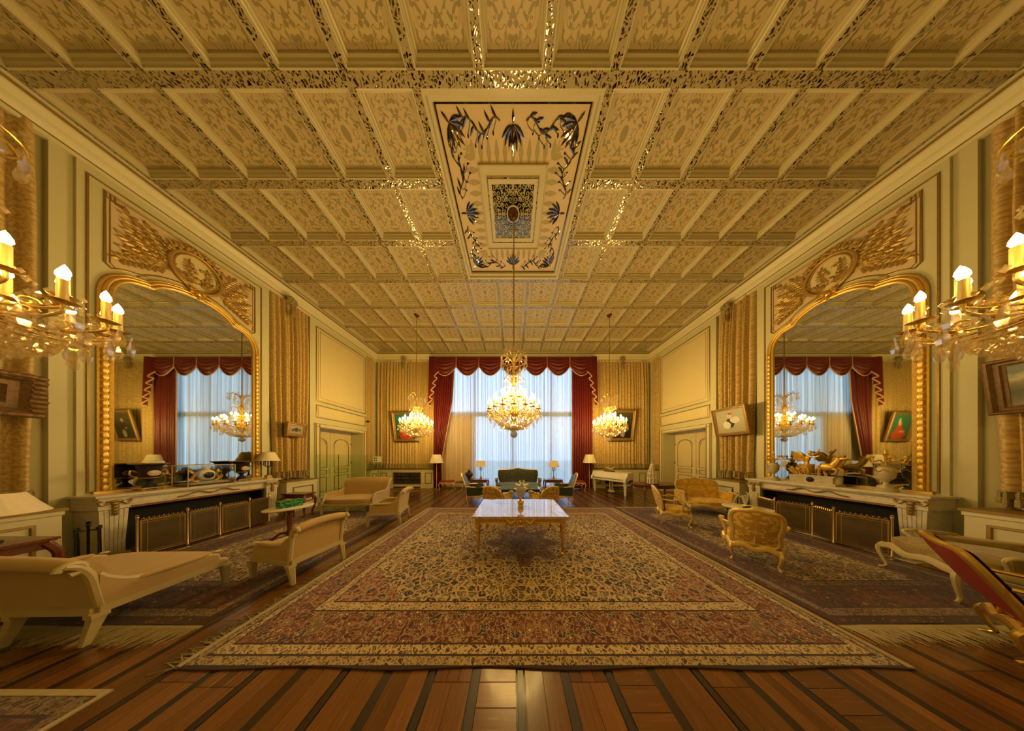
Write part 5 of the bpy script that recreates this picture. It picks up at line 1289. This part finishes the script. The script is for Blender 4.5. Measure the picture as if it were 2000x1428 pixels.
# ================================================================= LAMPS
def lampshade(r, z0, z1, r0, r1, par, nm='lamp_shade'):
    pr = [(r0,z0),(lerp(r0,r1,0.5)-0.006,lerp(z0,z1,0.5)),(r1,z1),(r1-0.006,z1),(lerp(r0,r1,0.5)-0.012,lerp(z0,z1,0.5)),(r0-0.008,z0),(r0,z0)]
    m = MB(); n_ = 56; vs_ = []; fs = []
    for i, (q, z) in enumerate(pr[:-1]):
        for k in range(n_):
            a = 2*pi*k/n_; e = q*(1+0.012*(k % 2)); vs_.append((e*cos(a), e*sin(a), z))
    M_ = len(pr)-1
    for j in range(M_):
        for k in range(n_): fs.append((j*n_+k, j*n_+(k+1)%n_, ((j+1)%M_)*n_+(k+1)%n_, ((j+1)%M_)*n_+k))
    m.add(vs_, fs); return m.build(nm, SHADE, par, False)
def table_lamp(label, loc, kind, h, r0, r1, sh, group='table lamps'):
    r = thing('table_lamp', label, 'lamp', loc, 0, group)
    if kind == 'branch':
        MB().box(-0.06,0.06,-0.06,0.06,0,0.03).box(-0.045,0.045,-0.045,0.045,0.03,0.10).build('base', GOLD, r, False)
        MB().lathe([(0,0.10),(0.03,0.10),(0.018,0.14),(0.014,0.3),(0.022,h-sh-0.18),(0.012,h-sh-0.14),(0.010,h-0.02),(0.014,h),(0,h+0.015)], 12).build('column', BRONZE, r)
        for k in range(4):
            a = k*pi/2+0.4; c, s = cos(a), sin(a)
            MB().tube(bez([(0.01*c,0.01*s,h-sh-0.16),(0.07*c,0.07*s,h-sh-0.15),(0.085*c,0.085*s,h-sh-0.09),(0.075*c,0.075*s,h-sh-0.03)], 4), 0.009, 6).lathe([(0,0),(0.02,0.0),(0.016,0.03),(0,0.03)], 8, (0.075*c,0.075*s,h-sh-0.03)).build('branch', BRONZE, r)
    else:
        MB().lathe([(0,0),(0.10,0),(0.10,0.02),(0.05,0.04),(0.03,0.1),(0.07,0.2),(0.08,0.28),(0.03,0.36),(0.012,0.4),(0.010,h-0.02),(0.014,h),(0,h+0.015)], 16).build('base', kind, r)
    lampshade(r, h-sh, h-0.01, r0, r1, r)
    MB().tube([(-r1+0.004,0,h-0.02),(r1-0.004,0,h-0.02)], 0.004, 5).build('shade_spider', BRASS, r)
    return r
table_lamp('branched bronze lamp with square cream shade on the left side table', (-1.50,7.98,0.6605), 'branch', 0.86, 0.23, 0.20, 0.28)
table_lamp('branched bronze lamp with tapered cream shade on the right side table', (1.90,7.98,0.6605), 'branch', 0.86, 0.25, 0.17, 0.30)
table_lamp('lamp with pleated shade at the far end of the left mantel', (-7.12,4.96,1.1005), 'branch', 0.78, 0.22, 0.12, 0.26)
table_lamp('large lamp with pleated shade cut off by the left edge', (-6.25,1.99,0.7405), W_BLACK, 0.60, 0.31, 0.19, 0.26)
for x, lab in ((-3.97,'slim floor lamp with cream shade beside the left red drape'),(4.02,'slim floor lamp with cream shade behind the piano')):
    r = thing('floor_lamp', lab, 'lamp', (x, 8.86 if x < 0 else 9.0, 0), 0, 'floor lamps beside the drapes')
    MB().lathe([(0,0),(0.15,0),(0.15,0.02),(0.06,0.04),(0.02,0.08),(0,0.08)], 18).build('base', BRASS, r)
    MB().lathe([(0,0.06),(0.016,0.06),(0.013,0.5),(0.017,0.52),(0.012,1.2),(0.010,1.78),(0,1.78)], 10).build('pole', PORC, r)
    lampshade(r, 1.37, 1.80, 0.34, 0.20, r); MB().tube([(-0.19,0,1.77),(0.19,0,1.77)], 0.005, 5).build('shade_spider', BRASS, r)

# ================================================================= PIANO
p = thing('grand_piano', 'white grand piano with closed lid in the right back corner', 'piano', (4.40, 7.86, 0), radians(-59))
rim = [(-0.76,0.10)]+[(-0.76,0.92)]+[(q[0],q[1]) for q in bez([(-0.74,1.02,0),(-0.62,1.11,0),(-0.42,1.12,0),(-0.22,1.04,0),(-0.05,0.92,0),(0.20,0.80,0),(0.55,0.72,0),(0.72,0.64,0),(0.76,0.54,0)], 4)]+[(0.76,0.10)]
fix(MB().prism(rim, 2, 0.68, 0.97).build('case', LACQ, p, True, 30))
fix(MB().prism([(a*1.015,(b-0.4)*1.015+0.4) for a,b in rim], 2, 0.97, 0.995).build('lid', LACQ, p, True, 30))
MB().box(-0.80,0.80,-0.14,0.12,0.62,0.69).build('keybed', LACQ, p, False)
fix(MB().prism([(-0.09,0.69),(0.10,0.69),(0.10,0.96),(0.04,0.95),(-0.05,0.80),(-0.09,0.75)], 0, -0.70, 0.70).build('fallboard', LACQ, p, True, 30))
MB().box(-0.70,0.70,-0.115,-0.09,0.70,0.712).build('key_slip_line', IRON, p, False)
for s in (-1, 1):
    fix(MB().prism([(-0.16,0.62),(0.10,0.62),(0.10,0.97),(0.03,0.97),(-0.02,0.90),(-0.06,0.82),(-0.14,0.78),(-0.16,0.72)], 0, min(s*0.70,s*0.80), max(s*0.70,s*0.80)).build('key_cheek', LACQ, p, True, 30))
for x, y in ((-0.70,0.04),(0.70,0.04),(-0.42,0.92)): MB().taper((x,y,0.03),0.032,0.032,(x,y,0.63),0.062,0.062).lathe([(0,0),(0.03,0),(0.03,0.03),(0,0.03)],10,(x,y,0)).build('leg', LACQ, p, False)
for s in (-1, 1): MB().lathe([(0,0.14),(0.02,0.14),(0.016,0.3),(0.022,0.45),(0.02,0.62),(0,0.62)],10,(s*0.07,0.22,0)).build('lyre_post', LACQ, p)
MB().sup((0,0.22,0.11),(0.15,0.06,0.035),0.6,14,8).box(-0.14,0.14,0.19,0.25,0.06,0.1).build('lyre_box', LACQ, p)
for k in (-1,0,1): MB().box(k*0.06-0.012,k*0.06+0.012,0.10,0.18,0.055,0.065).build('pedal', BRASS, p, False)
f = thing('piano_figurine', 'gilt bird group on a dark base on top of the piano', 'figurine', (4.56, 8.08, 0.9955), radians(-58))
MB().box(-0.22,0.22,-0.07,0.07,0,0.05).build('base', W_BLACK, f, False)
m = MB()
for k, (x, z, a) in enumerate(((-0.11,0.16,0.6),(0.02,0.12,-0.5),(0.12,0.13,0.3))):
    m.sup((x,0,z),(0.06,0.035,0.04),1,10,7).tube([(x,0,0.05),(x,0,z)],0.008,5).tube(bez([(x-0.04,0,z+0.02),(x-0.07,0,z+0.07),(x-0.09,0,z+0.06)],3),0.013,6)
    m.leaf((x+0.03,0,z+0.02),(0.8,0,0.6+a),(0,-1,0),0.12,0.06,0.012)
m.build('birds', GILT, f)

# carved ivory tower on the oval table
t = thing('ivory_tower', 'white carved ivory tower ornament on the dark oval table', 'ornament', (5.22, 6.42, 0.6805), radians(10))
MB().box(-0.17,0.17,-0.13,0.13,0,0.03).build('base', W_BLACK, t, False)
for i, (w_, z0_, z1_) in enumerate(((0.15,0.03,0.24),(0.13,0.24,0.42),(0.09,0.42,0.56),(0.055,0.56,0.68))):
    m = MB()
    for a in range(8):
        c_, s_ = cos(a*pi/4+pi/8)*w_, sin(a*pi/4+pi/8)*w_*0.8
        m.box(c_-0.012,c_+0.012,s_-0.012,s_+0.012,z0_,z1_-0.02)
    m.lathe([(0,z1_-0.035),(w_*1.12,z1_-0.035),(w_*1.15,z1_-0.015),(w_*0.95,z1_),(0,z1_)],8,sy=0.8).lathe([(0,z0_),(w_*0.72,z0_),(w_*0.72,z1_-0.03),(0,z1_-0.03)],8,sy=0.8)
    m.build('tier', PORC, t, False)
    for a in range(8):
        c_, s_ = cos(a*pi/4+pi/8)*w_, sin(a*pi/4+pi/8)*w_*0.8
        MB().lathe([(0,0),(0.014,0),(0.018,0.02),(0.008,0.035),(0.012,0.05),(0,0.10)],6,(c_,s_,z1_)).build('pinnacle', PORC, t)
MB().lathe([(0,0),(0.05,0),(0.055,0.03),(0.03,0.07),(0.012,0.10),(0.014,0.13),(0,0.18)],10,(0,0,0.68)).build('spire', PORC, t)

# dark bronze urn on a stand behind the left green bergere
u = thing('bronze_urn', 'dark bronze lidded urn on a stand behind the left green bergere', 'urn', (-2.22, 8.62, 0))
for k in range(4):
    a = k*pi/2+pi/4; m = MB(); cab(m, 0.14*cos(a), 0.14*sin(a), 0.52, cos(a), sin(a), 0.024); m.build('leg', BRONZE, u)
MB().lathe([(0,0.48),(0.19,0.48),(0.20,0.52),(0.10,0.54),(0.06,0.58),(0.13,0.64),(0.19,0.74),(0.20,0.82),(0.17,0.86),(0,0.86)],16).build('urn_body', BRONZE, u)
MB().lathe([(0,0.86),(0.20,0.86),(0.15,0.90),(0.06,0.93),(0.10,0.97),(0.05,1.0),(0.02,1.03),(0.03,1.06),(0,1.10)],14).build('urn_lid', BRONZE, u)

# ================================================================= PICTURES
def picture(label, loc, rz, w, h, fw, tilt, fmat, pmat, group, carved=False, dep=0.06):
    r = thing('painting', label, 'painting', loc, rz, group); r.rotation_euler.x = tilt
    MB().box(-w/2+fw*0.8, w/2-fw*0.8, -0.012, 0.0, -h/2+fw*0.8, h/2-fw*0.8).build('canvas', pmat, r, False)
    MB().frame(-w/2, w/2, -h/2, h/2, [(0,0.02),(0,-dep*0.6),(fw*0.15,-dep*0.95),(fw*0.3,-dep),(fw*0.5,-dep*0.55),(fw*0.75,-dep*0.6),(fw*0.85,-dep*0.35),(fw,-dep*0.3),(fw,0.0)], 1).build('frame', fmat, r, True, 30)
    if carved:
        rd = random.Random(8); m = MB(); N_ = int(2*(w+h)/0.075)
        for i in range(N_):
            s = i/N_*2*(w+h)
            if s < w: x, z = -w/2+s, h/2
            elif s < w+h: x, z = w/2, h/2-(s-w)
            elif s < 2*w+h: x, z = w/2-(s-w-h), -h/2
            else: x, z = -w/2, -h/2+(s-2*w-h)
            q = 0.06; x *= 1-q/w; z *= 1-q/h
            m.sup((x,-dep,z),(0.045+0.02*rd.random(),0.025,0.04),1,7,5)
        m.build('carved_scrolls', fmat, r)
    MB().tube([(-0.02,0.012,h/2-0.02),(-0.02,0.012+0.02,h/2+0.25)],0.004,4).build('hanging_cord', IRON, r)
    return r
def pic(name, h, stops, fig=None, sc=2.5):
    n = NT(name); o = n.obj(); x, y, z = n.sep(o)
    f = n.add(n.add(n.m_('DIVIDE', z, h), 0.5), n.mul(n.sub(n.noise(o, 7*sc/2.5, 4, 0.65), 0.5), 0.30)); c = n.ramp(f, stops)
    for (cx, cz, rx, rz, col) in (fig or []):
        u = n.m_('DIVIDE', n.sub(x, cx), rx); w = n.m_('DIVIDE', n.sub(z, cz), rz)
        d = n.add(n.add(n.mul(u, u), n.mul(w, w)), n.mul(n.sub(n.noise(o, 12, 2), 0.5), 0.8))
        c = n.mix(n.lt(d, 1.0), c, col)
    return n.done(n.pbr(c, 0.35))
FRM = mat('old_gilt_frame', (0.30,0.17,0.05), 0.45, 0.4, var=0.4, vs_=18, bump=0.4, bs=50)
FRD = mat('brown_gilt_frame', (0.16,0.085,0.03), 0.5, 0.3, var=0.5, vs_=22, bump=0.5, bs=45)
G6 = 'framed oil paintings on the walls'
picture('portrait of a woman in red on green, left of the window', (-5.70, 9.03, 3.27), 0, 1.30, 1.56, 0.15, radians(9), FRM,
        pic('lady_on_green', 1.3, [(0.0,(0.05,0.05,0.02)),(0.2,(0.10,0.12,0.03)),(0.35,(0.02,0.13,0.08)),(1.0,(0.02,0.20,0.12))], [(0.02,-0.42,0.34,0.36,(0.50,0.05,0.02)),(0.08,-0.12,0.14,0.26,(0.52,0.06,0.03)),(0.10,0.16,0.085,0.12,(0.65,0.42,0.25)),(0.16,0.30,0.05,0.16,(0.75,0.68,0.5)),(-0.10,-0.25,0.16,0.05,(0.60,0.38,0.22))]), G6)
picture('dark portrait of a seated man in uniform, right of the window', (5.80, 9.03, 3.34), 0, 1.26, 1.62, 0.15, radians(9), FRM,
        pic('dark_portrait', 1.3, [(0.0,(0.008,0.007,0.006)),(0.45,(0.014,0.012,0.008)),(0.8,(0.05,0.05,0.02)),(1.0,(0.07,0.065,0.03))], [(0.0,-0.10,0.17,0.30,(0.010,0.010,0.012)),(-0.02,0.28,0.075,0.10,(0.45,0.26,0.13)),(-0.12,-0.12,0.05,0.05,(0.4,0.24,0.12)),(0.05,-0.42,0.10,0.20,(0.30,0.26,0.20))]), G6)
picture('sketchy white figure painting on the curtain right of the right door', (7.16, 5.62, 2.90), radians(-90), 0.90, 0.94, 0.10, radians(11), FRM,
        pic('pale_figures', 0.75, [(0.0,(0.40,0.35,0.18)),(0.5,(0.46,0.42,0.24)),(1.0,(0.36,0.36,0.22))], [(0.0,-0.05,0.10,0.16,(0.02,0.02,0.02)),(-0.10,-0.12,0.10,0.12,(0.72,0.68,0.58)),(0.12,0.02,0.12,0.10,(0.70,0.66,0.55)),(0.0,0.16,0.07,0.08,(0.66,0.48,0.32)),(0.02,0.24,0.06,0.03,(0.5,0.05,0.02))]), G6)
picture('small brown framed drawing on the curtain near the left door', (-7.17, 5.64, 2.62), radians(90), 0.54, 0.46, 0.11, radians(8), FRM,
        pic('small_drawing', 0.28, [(0.0,(0.26,0.22,0.14)),(1.0,(0.40,0.35,0.24))], [(0.0,0.0,0.06,0.07,(0.05,0.04,0.03)),(-0.09,-0.02,0.03,0.05,(0.08,0.06,0.04)),(0.09,0.0,0.03,0.05,(0.10,0.07,0.05))], 6), G6)
picture('landscape in a deep carved frame at the left edge', (-7.12, 2.03, 2.66), radians(90), 1.06, 0.62, 0.24, radians(6), FRD,
        pic('old_landscape', 0.25, [(0.0,(0.03,0.03,0.015)),(0.3,(0.07,0.07,0.03)),(0.5,(0.16,0.20,0.18)),(0.75,(0.40,0.38,0.26)),(1.0,(0.10,0.16,0.22))]), G6, carved=True, dep=0.10)
picture('lakeside village landscape in a gilt frame at the right edge', (7.10, 2.02, 2.78), radians(-90), 1.08, 0.80, 0.12, radians(9), FRD,
        pic('lake_village', 0.55, [(0.0,(0.22,0.20,0.12)),(0.25,(0.10,0.09,0.06)),(0.38,(0.06,0.08,0.04)),(0.55,(0.20,0.17,0.09)),(0.7,(0.45,0.40,0.24)),(0.85,(0.12,0.14,0.14))], [(-0.2,0.03,0.10,0.03,(0.35,0.30,0.18)),(0.15,-0.12,0.14,0.035,(0.03,0.03,0.03)),(0.0,-0.02,0.3,0.02,(0.06,0.09,0.03))], 5), G6)

# ================================================================= MANTEL ORNAMENTS
def urn(label, loc):
    r = thing('cobalt_urn', label, 'urn', loc, 0, 'dark blue urns on the left mantel'); r.scale = (1.25,1.25,1.2)
    MB().box(-0.085,0.085,-0.085,0.085,0.02,0.06).build('square_base', COBALT, r, False)
    for sx in (-1,1):
        for sy in (-1,1): MB().sup((sx*0.075,sy*0.075,0.016),(0.022,0.022,0.016),1,8,6).build('gilt_foot', GOLD, r)
    MB().box(-0.088,0.088,-0.088,0.088,0.034,0.05).build('gilt_band', GOLD, r, False)
    MB().lathe([(0,0.06),(0.06,0.06),(0.05,0.085),(0.022,0.13),(0.03,0.16),(0.075,0.20),(0.092,0.27),(0.085,0.34),(0.10,0.40),(0.145,0.43),(0.14,0.44),(0.09,0.42),(0.06,0.30),(0,0.28)],20).build('urn_body', COBALT, r)
    MB().tube(arc((0,0),0.143,0,2*pi,28,h=0.436)[:-1],0.006,5,True).build('gilt_rim', GOLD, r); MB().tube(arc((0,0),0.078,0,2*pi,20,h=0.205)[:-1],0.006,5,True).build('gilt_collar', GOLD, r)
    for s in (-1,1): MB().tube(bez([(0,s*0.088,0.30),(0,s*0.13,0.33),(0,s*0.135,0.26),(0,s*0.085,0.225)],4),0.009,6).build('handle', GOLD, r)
    for s in (-1,1): MB().sup((s*0.082,0,0.28),(0.016,0.055,0.05),1,12,8).build('painted_medallion', mat('painted_flowers', (0.55,0.40,0.24), 0.3, var=0.6, vs_=40) if not bpy.data.materials.get('painted_flowers') else bpy.data.materials['painted_flowers'], r)
urn('dark blue flared urn at the near end of the left mantel', (-7.16, 3.36, 1.1005))
urn('dark blue flared urn on the left mantel between the clock and the lamp', (-7.16, 4.50, 1.1005))
c = thing('mantel_clock', 'white and gilt mantel clock under a glass case on the left mantel', 'clock', (-7.16, 3.98, 1.1005), -pi/2); c.scale = (1.15,1.15,1.25)
MB().box(-0.25,0.25,-0.13,0.13,0,0.03).build('base', W_BLACK, c, False); MB().box(-0.22,0.22,-0.10,0.10,0.03,0.06).build('gilt_plinth', GOLD, c, False)
MB().sup((0,0,0.18),(0.10,0.06,0.10),0.7,16,10).sup((0,0,0.29),(0.045,0.04,0.04),1,10,8).build('clock_body', PORC, c)
MB().lathe([(0,0),(0.055,0),(0.06,0.012),(0.05,0.016),(0,0.016)],20).build('dial', COBALT, c); d_ = [o for o in c.children if o.name.startswith('dial')][0]; d_.location = (0,0.055,0.18); d_.rotation_euler.x = -pi/2
for s in (-1,1):
    m = MB().tube(bez([(s*0.08,0,0.06),(s*0.15,0,0.10),(s*0.12,0,0.2),(s*0.17,0,0.24)],4),0.014,6)
    for k in range(6): m.leaf((s*0.14,0,0.10+0.025*k),(s*cos(k),sin(k*2)*0.6,0.6),(0,1,0),0.08,0.04)
    m.build('gilt_spray', GILT, c)
g = MB()
for x0_,x1_,y0_,y1_,z0_,z1_ in ((-0.27,0.27,0.147,0.15,0.0,0.36),(-0.27,0.27,-0.15,-0.147,0.0,0.36),(-0.27,-0.267,-0.147,0.147,0.0,0.36),(0.267,0.27,-0.147,0.147,0.0,0.36),(-0.27,0.27,-0.15,0.15,0.36,0.363)):
    MB().box(x0_,x1_,y0_,y1_,z0_,z1_).build('glass_pane', GLASS, c, False)
for sx in (-1,1):
    for sy in (-1,1): g.box(sx*0.27-0.004,sx*0.27+0.004,sy*0.15-0.004,sy*0.15+0.004,0,0.366)
for s in (-1,1): g.box(-0.27,0.27,s*0.15-0.004,s*0.15+0.004,0.360,0.367).box(s*0.27-0.004,s*0.27+0.004,-0.15,0.15,0.360,0.367)
g.build('brass_edges', BRASS, c, False)
def candelabra(label, loc, h=0.68):
    r = thing('candelabrum_urn', label, 'candelabrum', loc, 0, 'stone candelabrum urns on the right mantel'); r.scale = (1.1,1.1,1.18)
    MB().lathe([(0,0),(0.10,0),(0.10,0.03),(0.075,0.05),(0.07,0.09),(0,0.09)],18).build('foot', STONE, r)
    MB().lathe([(0,0.09),(0.03,0.09),(0.022,0.14),(0.04,0.17),(0.075,0.22),(0.085,0.30),(0.08,0.36),(0.055,0.39),(0.07,0.41),(0,0.42)],18).build('urn_body', STONE, r)
    MB().tube(bez([(0.08*cos(t*pi/12),0.08*sin(t*pi/12),0.33+0.02*sin(t*pi/2)) for t in range(25)],2),0.009,5).build('garland', GOLD, r)
    for k in range(5):
        a = 2*pi*k/5; c_, s_ = cos(a), sin(a)
        MB().tube(bez([(0.02*c_,0.02*s_,0.42),(0.05*c_,0.05*s_,0.50),(0.12*c_,0.12*s_,0.47),(0.14*c_,0.14*s_,0.53)],4),0.008,6).lathe([(0,0),(0.028,0.006),(0.016,0.02),(0.016,0.045),(0,0.045)],8,(0.14*c_,0.14*s_,0.53)).build('candle_arm', GILT, r)
    MB().lathe([(0,0.42),(0.02,0.42),(0.012,0.5),(0.018,0.58),(0.03,0.60),(0.016,0.62),(0.016,h-0.02),(0,h)],8).build('centre_candle', GILT, r)
candelabra('stone urn with gilt candle arms at the far end of the right mantel', (7.14, 4.68, 1.1005))
candelabra('stone urn with gilt candle arms at the near end of the right mantel', (7.14, 3.27, 1.1005))
c = thing('chariot_clock', 'marble clock with gilt chariot group in the middle of the right mantel', 'clock', (7.14, 4.05, 1.1005), pi/2); c.scale = (1.1,1.0,1.2)
MB().box(-0.30,0.30,-0.11,0.11,0,0.035).box(-0.26,0.26,-0.09,0.09,0.035,0.15).box(-0.28,0.28,-0.10,0.10,0.15,0.175).build('marble_base', STONE, c, False)
for s in (-1,1): MB().lathe([(0,0.035),(0.05,0.035),(0.055,0.15),(0,0.17)],12,(s*0.27,0,0)).build('base_end', STONE, c)
m = MB().lathe([(0,0),(0.048,0),(0.05,0.008),(0,0.012)],18); d_ = m.build('dial', COBALT, c); d_.location = (0,0.091,0.092); d_.rotation_euler.x = -pi/2
for q, (x, y) in enumerate(((-0.15,0.03),(-0.17,-0.035))):    # two rearing horses
    m = MB().sup((x,y,0.29),(0.085,0.035,0.045),1,12,8)
    m.tube(bez([(x-0.06,y,0.31),(x-0.10,y,0.36),(x-0.115,y,0.40)],4),[0.034-0.0015*i for i in range(9)],7).sup((x-0.145,y,0.395),(0.038,0.016,0.018),1,8,6)
    for lx, zx in ((-0.06,0.02),(0.06,0.0)):
        for ly in (-0.015,0.015): m.tube(bez([(x+lx,y+ly,0.27),(x+lx*1.5-0.01,y+ly,0.23+zx),(x+lx*1.3-0.02*q,y+ly,0.175+zx)],3),[0.014]*3+[0.009]*4,6)
    m.leaf((x+0.08,y,0.31),(0.5,0,-0.8),(0,1,0),0.09,0.03)
    for k in range(5): m.leaf((x-0.08-0.008*k,y,0.36+0.012*k),(0.7,0.3*(k%2)-0.15,0.6),(0,1,0),0.045,0.02)
    m.build('horse', GILT, c)
m = MB().lathe([(0,0.20),(0.05,0.20),(0.075,0.26),(0.085,0.32),(0.07,0.30),(0,0.24)],14,(0.08,0,0))
for s in (-1,1):
    m.tube([(0.08+0.055*cos(t*pi/10),s*0.075,0.225+0.055*sin(t*pi/10)) for t in range(20)],0.007,5,True)
    for k in range(6): m.tube([(0.08,s*0.075,0.225),(0.08+0.055*cos(k*pi/3),s*0.075,0.225+0.055*sin(k*pi/3))],0.004,4)
m.build('chariot', GILT, c)
m = MB().tube(bez([(0.08,0,0.27),(0.08,0,0.36),(0.06,0,0.42),(0.05,0,0.45)],4),[0.035,0.035,0.032,0.03,0.03,0.033,0.036,0.036,0.03,0.022,0.014,0.014,0.014],8).sup((0.045,0,0.475),(0.024,0.022,0.028),1,10,8)
m.tube(bez([(0.05,0.03,0.43),(-0.02,0.05,0.41),(-0.08,0.04,0.43)],4),0.010,6).tube(bez([(0.05,-0.03,0.43),(0.0,-0.06,0.47),(-0.03,-0.06,0.52)],4),0.010,6)
for s in (-1,1):
    for k in range(5): m.leaf((0.08,s*0.02,0.40),(0.9,s*0.35,0.55-0.25*k),(0,s,0.2),0.19-0.02*k,0.05,0.01)
m.build('winged_driver', GILT, c)
m = MB(); rd = random.Random(2)
for k in range(12): m.leaf((0.16+0.03*rd.random(),rd.uniform(-0.06,0.06),0.18),(rd.uniform(0.1,1),rd.uniform(-0.6,0.6),rd.uniform(0.3,1)),(0,1,0),0.12,0.04)
m.build('foliage', GILT, c)
for o in c.children:                                          # the bronze group stands tall on its base
    if o.name.split('.')[0] in ('horse','chariot','winged_driver','foliage'): o.scale = (1.12,1.1,1.5); o.location.z = 0.175*(1-1.5)

# ================================================================= FIRE TOOLS, GLASS BARRIER, CORNER SPOTLIGHT
def tools(label, loc, rz):
    r = thing('fire_tools', label, 'fire tools', loc, rz, 'fire tool stands')
    MB().lathe([(0,0),(0.11,0),(0.11,0.02),(0.04,0.04),(0.015,0.06),(0,0.06)],14).build('base', IRON, r)
    MB().lathe([(0,0.05),(0.011,0.05),(0.011,0.66),(0.024,0.68),(0.012,0.70),(0.02,0.73),(0,0.75)],10).tube([(-0.11,0,0.60),(0.11,0,0.60)],0.008,6).tube([(0,-0.11,0.60),(0,0.11,0.60)],0.008,6).build('post', IRON, r)
    for k, nm in enumerate(('poker','shovel','tongs','brush')):
        a = k*pi/2; c_, s_ = cos(a)*0.10, sin(a)*0.10; m = MB()
        m.tube([(c_,s_,0.14),(c_*0.95,s_*0.95,0.60)],0.007,6).sup((c_*0.95,s_*0.95,0.63),(0.016,0.016,0.024),1,8,6)
        if nm == 'shovel': m.box(c_-0.04,c_+0.04,s_-0.01,s_+0.01,0.07,0.18)
        elif nm == 'brush': m.sup((c_,s_,0.13),(0.025,0.025,0.06),0.8,8,6)
        elif nm == 'tongs': m.tube([(c_+0.02,s_,0.10),(c_+0.012,s_,0.5)],0.006,5)
        m.build(nm, IRON, r)
tools('black iron fire tools on a stand at the near end of the left fireplace', (-6.72,2.70,0), 0.3)
tools('black iron fire tools on a stand behind the yellow settee', (6.74,5.24,0), 0.5)
b = thing('glass_barrier', 'green tinted glass barrier standing before the left door', 'barrier', (-7.28, 7.40, 0))
for i in range(2): MB().box(-0.006,0.006,-1.13+1.14*i,-0.01+1.14*i,0.03,1.80).build('glass_panel', GGLASS, b, False)
MB().box(0.02,0.74,1.17,1.182,0.03,1.80).build('glass_panel', GGLASS, b, False)
for y in (-1.13,0.0,1.13): MB().box(-0.03,0.03,y-0.03,y+0.03,0,0.05).build('glass_clamp', BRASS, b, False)
MB().box(0.012,0.024,-0.30,-0.288,0.0,1.80).box(0.012,0.024,-0.36,-0.23,1.66,1.675).build('black_rod', IRON, b, False)
s = MB().box(0.26,0.66,1.160,1.168,1.42,1.70).build('notice_sheet', PAPER, b, False)
m = MB()
for i in range(2):
    for j in range(2): m.box(0.30+0.09*i,0.36+0.09*i,1.157,1.160,1.46+0.12*j,1.54+0.12*j)
m.build('notice_marks', mat('notice_ink', (0.12,0.16,0.10), 0.6), s, False)
l = thing('corner_spotlight', 'small black spotlight on the left wall beside the corner curtain', 'spotlight', (-7.405, 8.60, 3.45))
MB().lathe([(0,0),(0.035,0),(0.035,0.012),(0,0.012)],10).build('wall_plate', IRON, l); l.children[0].rotation_euler.y = pi/2
MB().tube([(0.0,0,0),(0.08,0,0.02)],0.010,6).build('bracket', IRON, l); MB().sup((0.11,0,0.02),(0.06,0.05,0.045),0.7,12,8).build('lamp_head', IRON, l)
